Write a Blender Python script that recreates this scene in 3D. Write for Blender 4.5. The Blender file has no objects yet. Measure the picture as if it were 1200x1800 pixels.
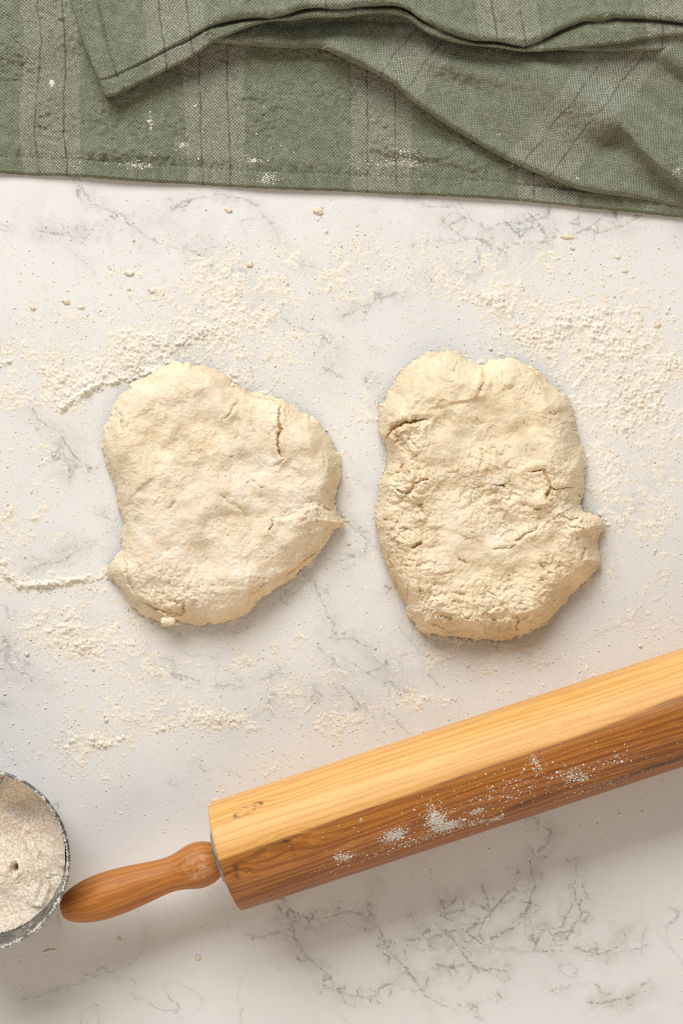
import bpy, math, random
import numpy as np
from mathutils import Vector

# ------------------------------------------------------------------ camera, world, light
sc = bpy.context.scene
S = 0.0003            # metres per photo pixel on the table plane
CAM_H = 0.75
cam_data = bpy.data.cameras.new('camera')
cam = bpy.data.objects.new('camera', cam_data)
sc.collection.objects.link(cam)
cam.location = (0, 0, CAM_H)
cam_data.sensor_fit = 'VERTICAL'
cam_data.sensor_height = 36
cam_data.lens = 36 * CAM_H / (1800 * S)
cam_data.clip_start = 0.01
cam_data.clip_end = 50
sc.camera = cam

world = bpy.data.worlds.new('World')
sc.world = world
world.use_nodes = True
bg = world.node_tree.nodes['Background']
bg.inputs[0].default_value = (1.0, 0.915, 0.85, 1)
bg.inputs[1].default_value = 0.29

def lamp(name, loc, target, size, size_y, energy, color):
    d = bpy.data.lights.new(name, 'AREA')
    d.shape = 'RECTANGLE'
    d.size, d.size_y, d.energy, d.color = size, size_y, energy, color
    o = bpy.data.objects.new(name, d)
    sc.collection.objects.link(o)
    o.location = loc
    o.rotation_euler = (Vector(target) - Vector(loc)).to_track_quat('-Z', 'Y').to_euler()
    return o


# a window beyond the top edge of the picture and the warm room behind the photographer
lamp('window_light', (-0.55, 1.8, 1.5), (0, .12, 0), 1.8, 1.0, 69, (1.0, .988, .962))
lamp('room_light', (0.5, -2.6, 1.9), (0, 0, 0), 2.6, 1.8, 39, (1.0, .78, .56))

sc.view_settings.view_transform = 'Standard'
sc.view_settings.look = 'None'
sc.view_settings.exposure = 0
sc.view_settings.gamma = 1
sc.cycles.use_denoising = False
sc.cycles.filter_width = 1.2
sc.cycles.use_adaptive_sampling = False

# ------------------------------------------------------------------ helpers
rng = np.random.default_rng(7)
random.seed(7)
COL = sc.collection


def at(px, py, z=0.0):
    """pixel of the photo + height -> world point"""
    k = S * (CAM_H - z) / CAM_H
    return np.stack([(np.asarray(px, float) - 600) * k, (900 - np.asarray(py, float)) * k,
                     np.zeros_like(np.asarray(px, float)) + z], -1)


_ang = rng.uniform(0, 2 * np.pi, (256, 256))
_GX, _GY = np.cos(_ang), np.sin(_ang)


def perlin(x, y, seed=0):
    x = np.asarray(x, float) + seed * 17.13
    y = np.asarray(y, float) + seed * 41.77
    xi = np.floor(x).astype(int)
    yi = np.floor(y).astype(int)
    xf, yf = x - xi, y - yi
    u = xf * xf * xf * (xf * (xf * 6 - 15) + 10)
    v = yf * yf * yf * (yf * (yf * 6 - 15) + 10)

    def g(a, b, dx, dy):
        i, j = a & 255, b & 255
        return _GX[i, j] * dx + _GY[i, j] * dy
    n00 = g(xi, yi, xf, yf)
    n10 = g(xi + 1, yi, xf - 1, yf)
    n01 = g(xi, yi + 1, xf, yf - 1)
    n11 = g(xi + 1, yi + 1, xf - 1, yf - 1)
    return ((n00 * (1 - u) + n10 * u) * (1 - v) + (n01 * (1 - u) + n11 * u) * v) * 1.5


def fbm(x, y, scale, octaves=4, seed=0, gain=0.5):
    out, a, f, t = 0, 1.0, 1.0 / scale, 0
    for o in range(octaves):
        out = out + a * perlin(x * f, y * f, seed + o * 3)
        t += a
        a *= gain
        f *= 2.03
    return out / t


def sstep(a, b, x):
    t = np.clip((x - a) / (b - a), 0, 1)
    return t * t * (3 - 2 * t)


def poly_dist(X, Y, pts, closed=False, reach=None):
    """distance to a polyline, and the fraction along it"""
    pts = np.asarray(pts, float)
    if closed:
        pts = np.vstack([pts, pts[:1]])
    shp = X.shape
    X = X.ravel(); Y = Y.ravel()
    D = np.full(X.shape, 1e6)
    F = np.zeros(X.shape)
    if reach is not None:
        m = (X > pts[:, 0].min() - reach) & (X < pts[:, 0].max() + reach) & \
            (Y > pts[:, 1].min() - reach) & (Y < pts[:, 1].max() + reach)
        idx = np.nonzero(m)[0]
    else:
        idx = np.arange(X.size)
    if idx.size == 0:
        return D.reshape(shp), F.reshape(shp)
    x, y = X[idx], Y[idx]
    d = np.full(x.shape, 1e6)
    f = np.zeros(x.shape)
    n = len(pts) - 1
    for i in range(n):
        ax, ay = pts[i]; bx, by = pts[i + 1]
        vx, vy = bx - ax, by - ay
        L = vx * vx + vy * vy + 1e-9
        t = np.clip(((x - ax) * vx + (y - ay) * vy) / L, 0, 1)
        e = np.hypot(x - ax - t * vx, y - ay - t * vy)
        k = e < d
        d[k] = e[k]
        f[k] = (i + t[k]) / n
    D[idx] = d
    F[idx] = f
    return D.reshape(shp), F.reshape(shp)


def inside(X, Y, poly):
    poly = np.asarray(poly, float)
    c = np.zeros(X.shape, bool)
    n = len(poly)
    for i in range(n):
        x1, y1 = poly[i]; x2, y2 = poly[(i + 1) % n]
        if y1 == y2:
            continue
        k = ((y1 > Y) != (y2 > Y)) & (X < (x2 - x1) * (Y - y1) / (y2 - y1) + x1)
        c ^= k
    return c


def smooth_poly(pts, it=2, closed=True):
    p = np.asarray(pts, float)
    for _ in range(it):
        if closed:
            q = np.roll(p, -1, 0)
            p = np.stack([p * .75 + q * .25, p * .25 + q * .75], 1).reshape(-1, 2)
        else:
            a, b = p[:-1], p[1:]
            m = np.stack([a * .75 + b * .25, a * .25 + b * .75], 1).reshape(-1, 2)
            p = np.vstack([p[:1], m, p[-1:]])
    return p


def mesh_from(name, verts, quads, mat, attrs=None, smooth=True, parent=None):
    verts = np.asarray(verts, np.float32)
    quads = np.asarray(quads, np.int32)
    k = quads.shape[1]
    me = bpy.data.meshes.new(name)
    me.vertices.add(len(verts))
    me.vertices.foreach_set('co', verts.ravel())
    me.loops.add(quads.size)
    me.loops.foreach_set('vertex_index', quads.ravel())
    me.polygons.add(len(quads))
    me.polygons.foreach_set('loop_start', np.arange(0, quads.size, k, dtype=np.int32))
    if smooth:
        me.polygons.foreach_set('use_smooth', np.ones(len(quads), bool))
    for an, av in (attrs or {}).items():
        a = me.attributes.new(an, 'FLOAT', 'POINT')
        a.data.foreach_set('value', np.asarray(av, np.float32).ravel())
    me.update(calc_edges=True)
    me.validate()
    ob = bpy.data.objects.new(name, me)
    COL.objects.link(ob)
    if mat:
        me.materials.append(mat)
    if parent is not None:
        ob.parent = parent
        ob.matrix_parent_inverse = parent.matrix_basis.inverted()
    return ob


def grid_quads(ny, nx, flip=False):
    i = np.arange(ny * nx).reshape(ny, nx)
    q = np.stack([i[:-1, :-1], i[1:, :-1], i[1:, 1:], i[:-1, 1:]], -1).reshape(-1, 4)
    return q[:, ::-1] if flip else q


def compact(verts, quads, attrs):
    used = np.zeros(len(verts), bool)
    used[quads.ravel()] = True
    re = np.cumsum(used) - 1
    return verts[used], re[quads], {k: v.ravel()[used] for k, v in attrs.items()}


def empty(name, loc):
    o = bpy.data.objects.new(name, None)
    o.location = loc
    o.empty_display_size = 0.02
    COL.objects.link(o)
    bpy.context.view_layer.update()
    return o


def tag(o, label=None, cat=None, group=None, kind=None):
    if label: o['label'] = label
    if cat: o['category'] = cat
    if group: o['group'] = group
    if kind: o['kind'] = kind
    return o


# icosahedron for crumbs
_p = (1 + 5 ** .5) / 2
ICO_V = np.array([(-1, _p, 0), (1, _p, 0), (-1, -_p, 0), (1, -_p, 0), (0, -1, _p), (0, 1, _p), (0, -1, -_p), (0, 1, -_p),
                  (_p, 0, -1), (_p, 0, 1), (-_p, 0, -1), (-_p, 0, 1)], float) / math.hypot(1, _p)
ICO_F = np.array([(0, 11, 5), (0, 5, 1), (0, 1, 7), (0, 7, 10), (0, 10, 11), (1, 5, 9), (5, 11, 4), (11, 10, 2), (10, 7, 6),
                  (7, 1, 8), (3, 9, 4), (3, 4, 2), (3, 2, 6), (3, 6, 8), (3, 8, 9), (4, 9, 5), (2, 4, 11), (6, 2, 10), (8, 6, 7), (9, 8, 1)])


def crumbs(P, r, flat=0.7):
    """many irregular crumbs: P (n,3) centres, r (n,) radii -> verts, tris"""
    n = len(P)
    a = rng.uniform(0, 2 * np.pi, n)
    sx = rng.uniform(.7, 1.4, n); sy = rng.uniform(.7, 1.2, n)
    V = ICO_V[None] * rng.uniform(.65, 1.25, (n, 12, 1))
    x = V[..., 0] * sx[:, None]; y = V[..., 1] * sy[:, None]
    ca, sa = np.cos(a)[:, None], np.sin(a)[:, None]
    W = np.stack([x * ca - y * sa, x * sa + y * ca, V[..., 2] * flat], -1) * r[:, None, None] + P[:, None]
    F = ICO_F[None] + (np.arange(n) * 12)[:, None, None]
    return W.reshape(-1, 3), F.reshape(-1, 3)


# ------------------------------------------------------------------ materials
class NT:
    def __init__(self, name):
        self.m = bpy.data.materials.new(name)
        self.m.use_nodes = True
        self.t = self.m.node_tree
        self.b = self.t.nodes['Principled BSDF']
        self._tc = None

    def put(self, sock, v):
        if isinstance(v, bpy.types.NodeSocket):
            self.t.links.new(v, sock)
        elif v is not None:
            if isinstance(v, tuple) and len(v) == 3 and sock.type == 'RGBA':
                v = v + (1,)
            sock.default_value = v

    def math(self, op, a, b=None, c=None, clamp=False):
        n = self.t.nodes.new('ShaderNodeMath')
        n.operation = op
        n.use_clamp = clamp
        self.put(n.inputs[0], a)
        if b is not None: self.put(n.inputs[1], b)
        if c is not None: self.put(n.inputs[2], c)
        return n.outputs[0]

    def attr(self, name):
        n = self.t.nodes.new('ShaderNodeAttribute')
        n.attribute_name = name
        return n.outputs['Fac']

    def obj(self):
        if self._tc is None:
            self._tc = self.t.nodes.new('ShaderNodeTexCoord')
        return self._tc.outputs['Object']

    def comb(self, x, y, z=0.0):
        n = self.t.nodes.new('ShaderNodeCombineXYZ')
        for i, v in enumerate((x, y, z)): self.put(n.inputs[i], v)
        return n.outputs[0]

    def noise(self, scale, detail=4, rough=.55, vec=None, dist=0):
        n = self.t.nodes.new('ShaderNodeTexNoise')
        n.inputs['Scale'].default_value = scale
        n.inputs['Detail'].default_value = detail
        n.inputs['Roughness'].default_value = rough
        n.inputs['Distortion'].default_value = dist
        self.t.links.new(vec if vec is not None else self.obj(), n.inputs['Vector'])
        return n.outputs['Fac']

    def ramp(self, f, lo, hi, a=0.0, b=1.0):
        n = self.t.nodes.new('ShaderNodeMapRange')
        n.interpolation_type = 'SMOOTHSTEP'
        self.put(n.inputs[0], f)
        for i, v in enumerate((lo, hi, a, b)): self.put(n.inputs[i + 1], v)
        return n.outputs[0]

    def mix(self, f, a, b, mode='MIX'):
        n = self.t.nodes.new('ShaderNodeMix')
        n.data_type = 'RGBA'
        n.blend_type = mode
        self.put(n.inputs[0], f)
        self.put(n.inputs[6], a)
        self.put(n.inputs[7], b)
        return n.outputs[2]

    def bump(self, h, dist, strength=1.0, normal=None):
        n = self.t.nodes.new('ShaderNodeBump')
        n.inputs['Strength'].default_value = strength
        n.inputs['Distance'].default_value = dist
        self.put(n.inputs['Height'], h)
        if normal is not None: self.put(n.inputs['Normal'], normal)
        return n.outputs[0]

    def set(self, **kw):
        for k, v in kw.items():
            self.put(self.b.inputs[k.replace('_', ' ')], v)
        return self.m


def mat_marble():
    n = NT('marble')
    d = n.attr('vein_dist'); vi = n.attr('vein_amp'); cl = n.attr('cloud'); du = n.attr('dust')
    f1 = n.noise(620, 6, .75)
    f2 = n.noise(210, 4, .65)
    dd = n.math('ADD', d, n.math('MULTIPLY', n.math('SUBTRACT', f1, .5), 10.0))
    core = n.ramp(dd, 0.0, n.ramp(n.noise(90, 3), .35, .65, 1.2, 4.2), 1, 0)
    core = n.math('MULTIPLY', core, n.ramp(f2, .36, .62, .35, 1))
    core = n.math('MULTIPLY', core, vi)
    halo = n.math('MULTIPLY', n.ramp(d, 0, 20, .36, 0), vi)
    halo = n.math('MULTIPLY', halo, n.ramp(n.noise(260, 4, .65), .35, .7))
    base = n.mix(n.math('MULTIPLY', n.ramp(n.noise(11, 4, .6), .3, .75), .5), (.745, .745, .735), (.675, .682, .675))
    base = n.mix(n.math('MULTIPLY', cl, n.ramp(n.noise(60, 5, .6), .32, .66, 0, .7)), base, (.56, .562, .535))
    spk = n.math('MULTIPLY', n.math('MULTIPLY', n.ramp(n.noise(420, 6, .8), .50, .66), n.ramp(n.noise(75, 4, .65), .42, .6)), cl)
    base = n.mix(n.math('MULTIPLY', spk, .8), base, (.38, .39, .355))
    base = n.mix(halo, base, (.44, .45, .41))
    base = n.mix(n.math('MULTIPLY', core, .78), base, (.235, .24, .215))
    # fine flour film
    fl = n.math('MULTIPLY', du, n.math('ADD', n.ramp(n.noise(1300, 4, .75), .42, .62, 0, .8), n.ramp(n.noise(70, 5, .65), .36, .65, 0, .75)))
    base = n.mix(n.math('MULTIPLY', fl, .6, clamp=True), base, (.79, .755, .695))
    bp = n.bump(n.math('MULTIPLY', n.noise(2200, 2, .6), du), .00035, .8)
    return n.set(Base_Color=base, Roughness=n.ramp(du, 0, .6, .38, .75), Normal=bp, Specular_IOR_Level=.35)


def mat_flour(name='flour', tint=(.845, .795, .70), tint2=(.825, .745, .605)):
    n = NT(name)
    c = n.mix(n.ramp(n.noise(55, 3, .6), .35, .65), tint, tint2)
    c = n.mix(n.ramp(n.noise(900, 2, .6), .3, .7), c, (.86, .83, .77))
    bp = n.bump(n.noise(2200, 3, .7), .0004, .9)
    return n.set(Base_Color=c, Roughness=.95, Normal=bp, Specular_IOR_Level=.1,
                 Subsurface_Weight=.25, Subsurface_Radius=(.0012, .0009, .0006), Subsurface_Scale=1.0)


def mat_dough():
    n = NT('dough')
    fl = n.attr('flour'); cr = n.attr('crack'); tn = n.attr('tan')
    y = n.mix(n.ramp(n.noise(45, 4, .6), .3, .7), (.85, .75, .56), (.83, .705, .485))
    y = n.mix(n.math('MULTIPLY', tn, n.ramp(n.noise(260, 5, .7), .35, .65, .25, .85)), y, (.65, .525, .36))
    y = n.mix(n.math('MULTIPLY', cr, .7), y, (.66, .41, .18))
    f = n.math('MULTIPLY', fl, n.ramp(n.noise(330, 6, .72), .32, .62), clamp=True)
    c = n.mix(n.math('MULTIPLY', f, .9), y, (.81, .755, .67))
    g = n.noise(1300, 4, .7)
    c = n.mix(n.ramp(g, .55, .75, 0, .5), c, (.86, .80, .70))
    bp = n.bump(n.noise(420, 5, .65), .0014, .4)
    bp = n.bump(g, .00035, .7, bp)
    return n.set(Base_Color=c, Roughness=.8, Normal=bp, Specular_IOR_Level=.2,
                 Subsurface_Weight=.12, Subsurface_Radius=(.003, .0018, .001), Subsurface_Scale=1.0)


def mat_cloth(name, green, pale, dark, band_mix=.75):
    n = NT(name)
    u = n.attr('u'); v = n.attr('v')
    wob = n.math('ADD', n.math('MULTIPLY', n.math('SUBTRACT', n.noise(60, 2), .5), 10.0), n.math('MULTIPLY', n.math('SUBTRACT', n.noise(330, 2), .5), 5.0))
    uu = n.math('ADD', u, wob)
    m = n.math('MODULO', n.math('ADD', uu, 293 * 20), 293.0)
    band = n.math('MULTIPLY', n.ramp(m, 0, 3), n.ramp(m, 106, 109, 1, 0))

    def line(c, w=1.8):
        e = n.math('ABSOLUTE', n.math('SUBTRACT', m, c))
        return n.ramp(e, w * .4, w * 1.5, 1, 0)
    lines = n.math('MAXIMUM', line(29), line(79))
    vec = n.comb(n.math('MULTIPLY', u, .01), n.math('MULTIPLY', v, .01))
    slub = n.noise(26, 3, .6, n.comb(n.math('MULTIPLY', u, .012), n.math('MULTIPLY', v, .05)))
    slub2 = n.noise(26, 3, .6, n.comb(n.math('MULTIPLY', u, .05), n.math('MULTIPLY', v, .012)))
    P = 2 * math.pi / 6.2
    j = n.math('MULTIPLY', n.math('SUBTRACT', n.noise(35, 4, .65, vec), .5), 9.0)
    su = n.math('SINE', n.math('ADD', n.math('MULTIPLY', u, P), j))
    sv = n.math('SINE', n.math('ADD', n.math('MULTIPLY', v, P), j))
    weave = n.math('MULTIPLY', su, sv)
    fleck = n.noise(90, 3, .7, vec)
    fine = n.math('ADD', n.math('MULTIPLY', weave, .5), n.math('ADD', n.math('MULTIPLY', slub, .6), n.math('MULTIPLY', slub2, .6)))
    base = n.mix(n.ramp(n.math('ADD', fine, n.math('MULTIPLY', n.math('SUBTRACT', n.noise(140, 2, .6, vec), .5), 1.3)), .2, .95), dark, green)
    base = n.mix(n.math('MULTIPLY', n.ramp(fleck, .52, .7), .5), base, pale)
    base = n.mix(n.math('MULTIPLY', n.ramp(n.noise(5, 4, .6, vec), .4, .65), .18), base, pale)
    pw = n.ramp(n.math('ADD', weave, n.math('MULTIPLY', n.math('SUBTRACT', fleck, .5), 2.2)), -.3, .6)
    bm = n.math('MULTIPLY', n.math('MULTIPLY', band, n.math('ADD', n.math('MULTIPLY', pw, .88), .12)), band_mix)
    base = n.mix(bm, base, pale)
    base = n.mix(n.math('MULTIPLY', n.math('MULTIPLY', lines, band), n.ramp(n.noise(150, 3), .35, .6, .25, .75)), base, tuple(c * .8 for c in dark))
    st = n.attr('stitch')
    base = n.mix(n.math('MULTIPLY', st, .65), base, tuple(c * .7 for c in dark))
    h = n.math('ADD', n.math('MULTIPLY', weave, .5), fleck)
    bp = n.bump(n.noise(9, 5, .65, vec), .0035, .45)
    bp = n.bump(h, .0011, 1.0, bp)
    return n.set(Base_Color=base, Roughness=.95, Normal=bp, Specular_IOR_Level=.08, Sheen_Weight=.15, Sheen_Roughness=.5)


def mat_barrel():
    """local X = along the barrel, attributes: lon = length in px, ang = angle in degrees (0 = up, + = near side)"""
    n = NT('barrel_wood')
    lon = n.attr('lon'); ang = n.attr('ang')
    knots = n.attr('knot'); dk = n.attr('knot_dark')
    v1 = n.comb(n.math('MULTIPLY', lon, .0016), n.math('MULTIPLY', ang, .045), 3.1)
    v2 = n.comb(n.math('MULTIPLY', lon, .0016), n.math('MULTIPLY', ang, .14), 7.7)
    v3 = n.comb(n.math('MULTIPLY', lon, .02), n.math('MULTIPLY', ang, .9), 1.7)
    warp = n.noise(1.3, 3, .5, v1)
    a2 = n.math('ADD', ang, n.math('MULTIPLY', n.math('SUBTRACT', warp, .5), 30.0))
    a2 = n.math('ADD', a2, n.math('MULTIPLY', knots, 9.0))
    rings = n.math('SINE', n.math('ADD', n.math('MULTIPLY', a2, .8), n.math('MULTIPLY', n.noise(3, 2, .5, v2), 5.0)))
    rings2 = n.math('SINE', n.math('ADD', n.math('MULTIPLY', a2, 2.2), n.math('MULTIPLY', n.noise(2, 2, .5, v2), 7.0)))
    fib = n.noise(9, 4, .7, v3)
    # heartwood boundary runs slightly above the crest of the barrel
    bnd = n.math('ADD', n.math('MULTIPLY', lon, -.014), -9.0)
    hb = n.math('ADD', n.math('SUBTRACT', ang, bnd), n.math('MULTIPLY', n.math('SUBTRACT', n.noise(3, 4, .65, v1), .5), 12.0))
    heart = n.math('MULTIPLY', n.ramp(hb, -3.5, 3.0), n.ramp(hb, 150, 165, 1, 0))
    sap = n.mix(n.ramp(rings, -.2, 1, 0, .8), (.80, .465, .15), (.66, .32, .075))
    sap = n.mix(n.ramp(hb, -30, 0, 0, .35), sap, (.66, .30, .065))
    sap = n.mix(n.ramp(fib, .45, .72, 0, .4), sap, (.84, .55, .21))
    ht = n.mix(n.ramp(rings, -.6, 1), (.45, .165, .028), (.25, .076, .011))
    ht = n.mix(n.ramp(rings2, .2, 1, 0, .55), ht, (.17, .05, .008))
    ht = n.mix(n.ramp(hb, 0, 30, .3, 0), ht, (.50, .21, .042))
    ht = n.mix(n.ramp(fib, .5, .72, 0, .6), ht, (.56, .25, .06))
    ht = n.mix(n.ramp(fib, .46, .30, 0, .7), ht, (.15, .045, .008))
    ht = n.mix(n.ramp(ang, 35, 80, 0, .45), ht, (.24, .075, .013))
    edge = n.math('MULTIPLY', n.ramp(n.math('ABSOLUTE', n.math('SUBTRACT', hb, 1.5)), .3, 2.6, 1, 0), n.ramp(n.noise(3, 3, .6, v1), .3, .6))
    c = n.mix(heart, sap, ht)
    c = n.mix(n.math('MULTIPLY', edge, .6), c, (.16, .055, .015))
    c = n.mix(dk, c, (.045, .018, .007))
    # broad stain variation
    c = n.mix(n.ramp(n.noise(1.0, 2, .5, v2), .35, .7, 0, .3), c, n.mix(1.0, c, (.8, .62, .45), 'MULTIPLY'))
    # worn in flour film
    fl = n.attr('flour')
    f = n.ramp(n.math('ADD', fl, n.math('MULTIPLY', n.math('SUBTRACT', n.noise(300, 6, .8), .5), 2.2)), .70, .88)
    c = n.mix(n.math('MULTIPLY', f, .8), c, (.82, .76, .68))
    bp = n.bump(n.math('ADD', fib, n.math('MULTIPLY', rings, .15)), .0002, .5)
    return n.set(Base_Color=c, Roughness=n.math('ADD', .32, n.math('MULTIPLY', f, .4)), Normal=bp, Specular_IOR_Level=.4)


def mat_handle():
    n = NT('handle_wood')
    lon = n.attr('lon'); ang = n.attr('ang')
    v1 = n.comb(n.math('MULTIPLY', lon, .006), n.math('MULTIPLY', ang, .03), 2.0)
    v3 = n.comb(n.math('MULTIPLY', lon, .05), n.math('MULTIPLY', ang, .5), 5.0)
    w = n.noise(1.6, 3, .5, v1)
    r = n.math('SINE', n.math('ADD', n.math('MULTIPLY', ang, .35), n.math('MULTIPLY', w, 16.0)))
    fib = n.noise(7, 4, .7, v3)
    c = n.mix(n.ramp(r, -.7, 1), (.50, .195, .04), (.40, .135, .024))
    c = n.mix(n.ramp(fib, .45, .75, 0, .5), c, (.52, .21, .05))
    fl = n.attr('flour')
    f = n.math('MULTIPLY', fl, n.ramp(n.noise(380, 5, .75), .46, .7), clamp=True)
    c = n.mix(n.math('MULTIPLY', f, .55), c, (.80, .72, .62))
    bp = n.bump(fib, .0002, .5)
    return n.set(Base_Color=c, Roughness=.45, Normal=bp, Specular_IOR_Level=.35)


def mat_steel(name, col, rough):
    n = NT(name)
    f = n.noise(120, 5, .7)
    c = n.mix(n.ramp(f, .35, .65), col, tuple(x * .55 for x in col))
    dusty = n.ramp(n.noise(210, 5, .7), .52, .66)
    c = n.mix(n.math('MULTIPLY', dusty, .55), c, (.75, .70, .64))
    return n.set(Base_Color=c, Metallic=n.math('SUBTRACT', .9, n.math('MULTIPLY', dusty, .7)),
                 Roughness=n.ramp(f, .3, .7, rough, rough + .2))


M_marble = mat_marble()
M_flour = mat_flour()
M_dough = mat_dough()
M_cloth = mat_cloth('green_cloth', (.41, .465, .29), (.76, .755, .66), (.165, .195, .11), .68)
M_cloth_back = mat_cloth('green_cloth_reverse', (.42, .465, .305), (.74, .74, .65), (.185, .21, .125), .58)
M_barrel = mat_barrel()
M_handle = mat_handle()
M_washer = mat_steel('brushed_metal', (.62, .61, .59), .35)
M_cup = mat_steel('dark_steel', (.30, .30, .30), .3)
nb = NT('butter')
M_butter = nb.set(Base_Color=nb.mix(nb.ramp(nb.noise(500, 3), .3, .7), (.86, .79, .62), (.83, .74, .55)), Roughness=.6,
                  Subsurface_Weight=.4, Subsurface_Radius=(.004, .003, .0015), Subsurface_Scale=1.0)
nt = NT('sewing_thread')
M_thread = nt.set(Base_Color=nt.mix(nt.noise(900, 2), (.05, .06, .035), (.11, .125, .075)), Roughness=.9)

# ------------------------------------------------------------------ traced shapes (photo pixels)
def zs(pts, ox, oy, k):
    return [(ox + x / k, oy + y / k) for x, y in pts]


DL = smooth_poly(zs([(400, 80), (480, 95), (560, 115), (610, 150), (640, 190), (690, 205), (760, 225), (830, 240), (900, 285), (970, 320),
                     (1030, 390), (1060, 460), (1080, 540), (1075, 610), (1050, 670), (1062, 722), (1086, 758), (1090, 776), (1064, 790), (1040, 806),
                     (1010, 870), (960, 920), (900, 970), (860, 1010), (800, 1050), (730, 1095), (700, 1140), (640, 1180), (560, 1190),
                     (480, 1198), (420, 1193), (385, 1178), (365, 1205), (320, 1205), (290, 1172), (250, 1168), (210, 1130), (170, 1090),
                     (130, 1030), (92, 975), (100, 940), (140, 890), (155, 820), (160, 760), (140, 680), (120, 600), (85, 500), (70, 430),
                     (75, 370), (100, 310), (130, 240), (190, 180), (260, 140), (320, 105)], 150, 600, 2.4), 2)
DR = smooth_poly(zs([(390, 60), (450, 75), (500, 115), (560, 125), (620, 95), (700, 100), (790, 140), (850, 210), (910, 240), (950, 290),
                     (970, 370), (980, 440), (1010, 530), (1025, 620), (1005, 700), (1000, 770), (1028, 790), (1082, 808), (1104, 840), (1102, 872),
                     (1084, 905), (1072, 925), (1074, 965), (1088, 992), (1090, 1030), (1030, 1090), (960, 1160), (890, 1240), (850, 1290),
                     (780, 1330), (700, 1362), (600, 1372), (480, 1362), (380, 1347), (280, 1347), (250, 1290), (213, 1262), (208, 1200),
                     (160, 1130), (120, 1050), (100, 960), (75, 880), (72, 800), (90, 700), (92, 640), (130, 600), (125, 500), (88, 440),
                     (82, 330), (120, 280), (160, 190), (230, 120), (310, 72)], 630, 590, 2.553), 2)

VEINS = []


def vein(pts, amp=1.0, ox=0, oy=0, k=1.0):
    VEINS.append((zs(pts, ox, oy, k), amp))


for a, p in [(1, [(780, 60), (830, 100), (800, 150), (770, 180), (780, 250), (765, 310), (735, 360), (660, 400)]),
             (1, [(780, 260), (720, 260), (670, 310), (610, 370), (540, 380), (500, 400), (420, 405)]),
             (.8, [(640, 250), (650, 320), (670, 310)]), (.9, [(520, 290), (530, 330), (580, 325), (578, 290)]),
             (.9, [(60, 300), (70, 330), (110, 355), (180, 345), (240, 325), (300, 330), (350, 385), (370, 435), (420, 480), (460, 530)]),
             (.7, [(330, 250), (315, 310), (320, 340)]),
             (.7, [(110, 360), (105, 400), (150, 460), (200, 500), (190, 540), (300, 565), (340, 565), (350, 540), (400, 520), (420, 490)]),
             (.6, [(420, 430), (410, 480)]), (.8, [(540, 390), (590, 450), (620, 480), (700, 490)]),
             (.8, [(510, 475), (560, 480), (610, 465)]), (.9, [(900, 200), (895, 290), (860, 370), (800, 380), (785, 430), (860, 440)]),
             (.8, [(910, 290), (915, 330), (880, 380), (830, 390), (810, 360)]),
             (1, [(900, 430), (950, 445), (990, 435), (1030, 410), (1035, 380)]), (.5, [(1000, 440), (1080, 430), (1090, 370)]),
             (.8, [(960, 580), (1040, 570), (1100, 550), (1110, 540)]), (.6, [(460, 550), (520, 590), (560, 600)]),
             (.6, [(600, 600), (650, 570), (690, 565)]), (1, [(590, 380), (640, 420), (660, 425), (610, 435)]),
             (.4, [(430, 330), (450, 370), (500, 340)]), (.7, [(730, 200), (735, 250), (700, 270)]), (.5, [(820, 545), (870, 540)]),
             (.5, [(0, 400), (60, 380), (110, 400)]), (.45, [(660, 430), (760, 435), (790, 437)]),
             (.9, [(615, 340), (640, 350), (625, 390), (640, 410)])]:
    vein(p, a, 450, 1400, 1.6)
for a, p in [(.7, [(640, 60), (700, 110), (740, 160), (710, 230), (560, 270), (540, 250)]), (.7, [(450, 310), (430, 370), (310, 450)]),
             (.8, [(450, 370), (490, 440), (520, 530), (560, 600)]), (.7, [(520, 660), (640, 670), (740, 720), (760, 760), (830, 820), (880, 900), (940, 960)]),
             (.7, [(480, 720), (550, 770), (600, 840), (720, 850), (830, 820)]), (.9, [(600, 930), (680, 1000), (760, 1090), (780, 1110)]),
             (.8, [(460, 960), (330, 980), (240, 960), (220, 1020)]), (.6, [(1080, 780), (1060, 860), (1100, 910)]),
             (.6, [(860, 410), (820, 440)]), (.6, [(900, 600), (980, 690), (1100, 710)]), (.6, [(760, 170), (810, 200)]),
             (.5, [(220, 1020), (100, 1090), (0, 1120)]), (.5, [(680, 1000), (850, 1060), (950, 1160)]), (.6, [(180, 880), (260, 850), (330, 870)])]:
    vein(p, a, 400, 900, 3)
for a, p in [(.6, [(250, 20), (300, 80), (330, 120), (420, 155), (460, 190), (530, 240), (640, 280), (700, 290)]),
             (.5, [(560, 170), (590, 150), (640, 110), (740, 80), (850, 95), (910, 130), (970, 220), (1000, 290), (1060, 330), (1160, 350)]),
             (1, [(700, 290), (735, 320), (750, 360)]), (.6, [(750, 370), (850, 340), (900, 410), (895, 460)]),
             (.8, [(140, 210), (240, 230), (300, 240), (320, 210), (370, 205)]), (.6, [(0, 205), (30, 210)]),
             (.7, [(960, 510), (1040, 540), (1100, 570), (1200, 625)]), (.7, [(1130, 690), (1200, 730)]), (.6, [(870, 660), (890, 740), (880, 780)]),
             (.9, [(420, 150), (450, 175)]), (.8, [(600, 130), (650, 105)]), (.5, [(230, 260), (290, 320)])]:
    vein(p, a, 0, 300, 2)
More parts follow.
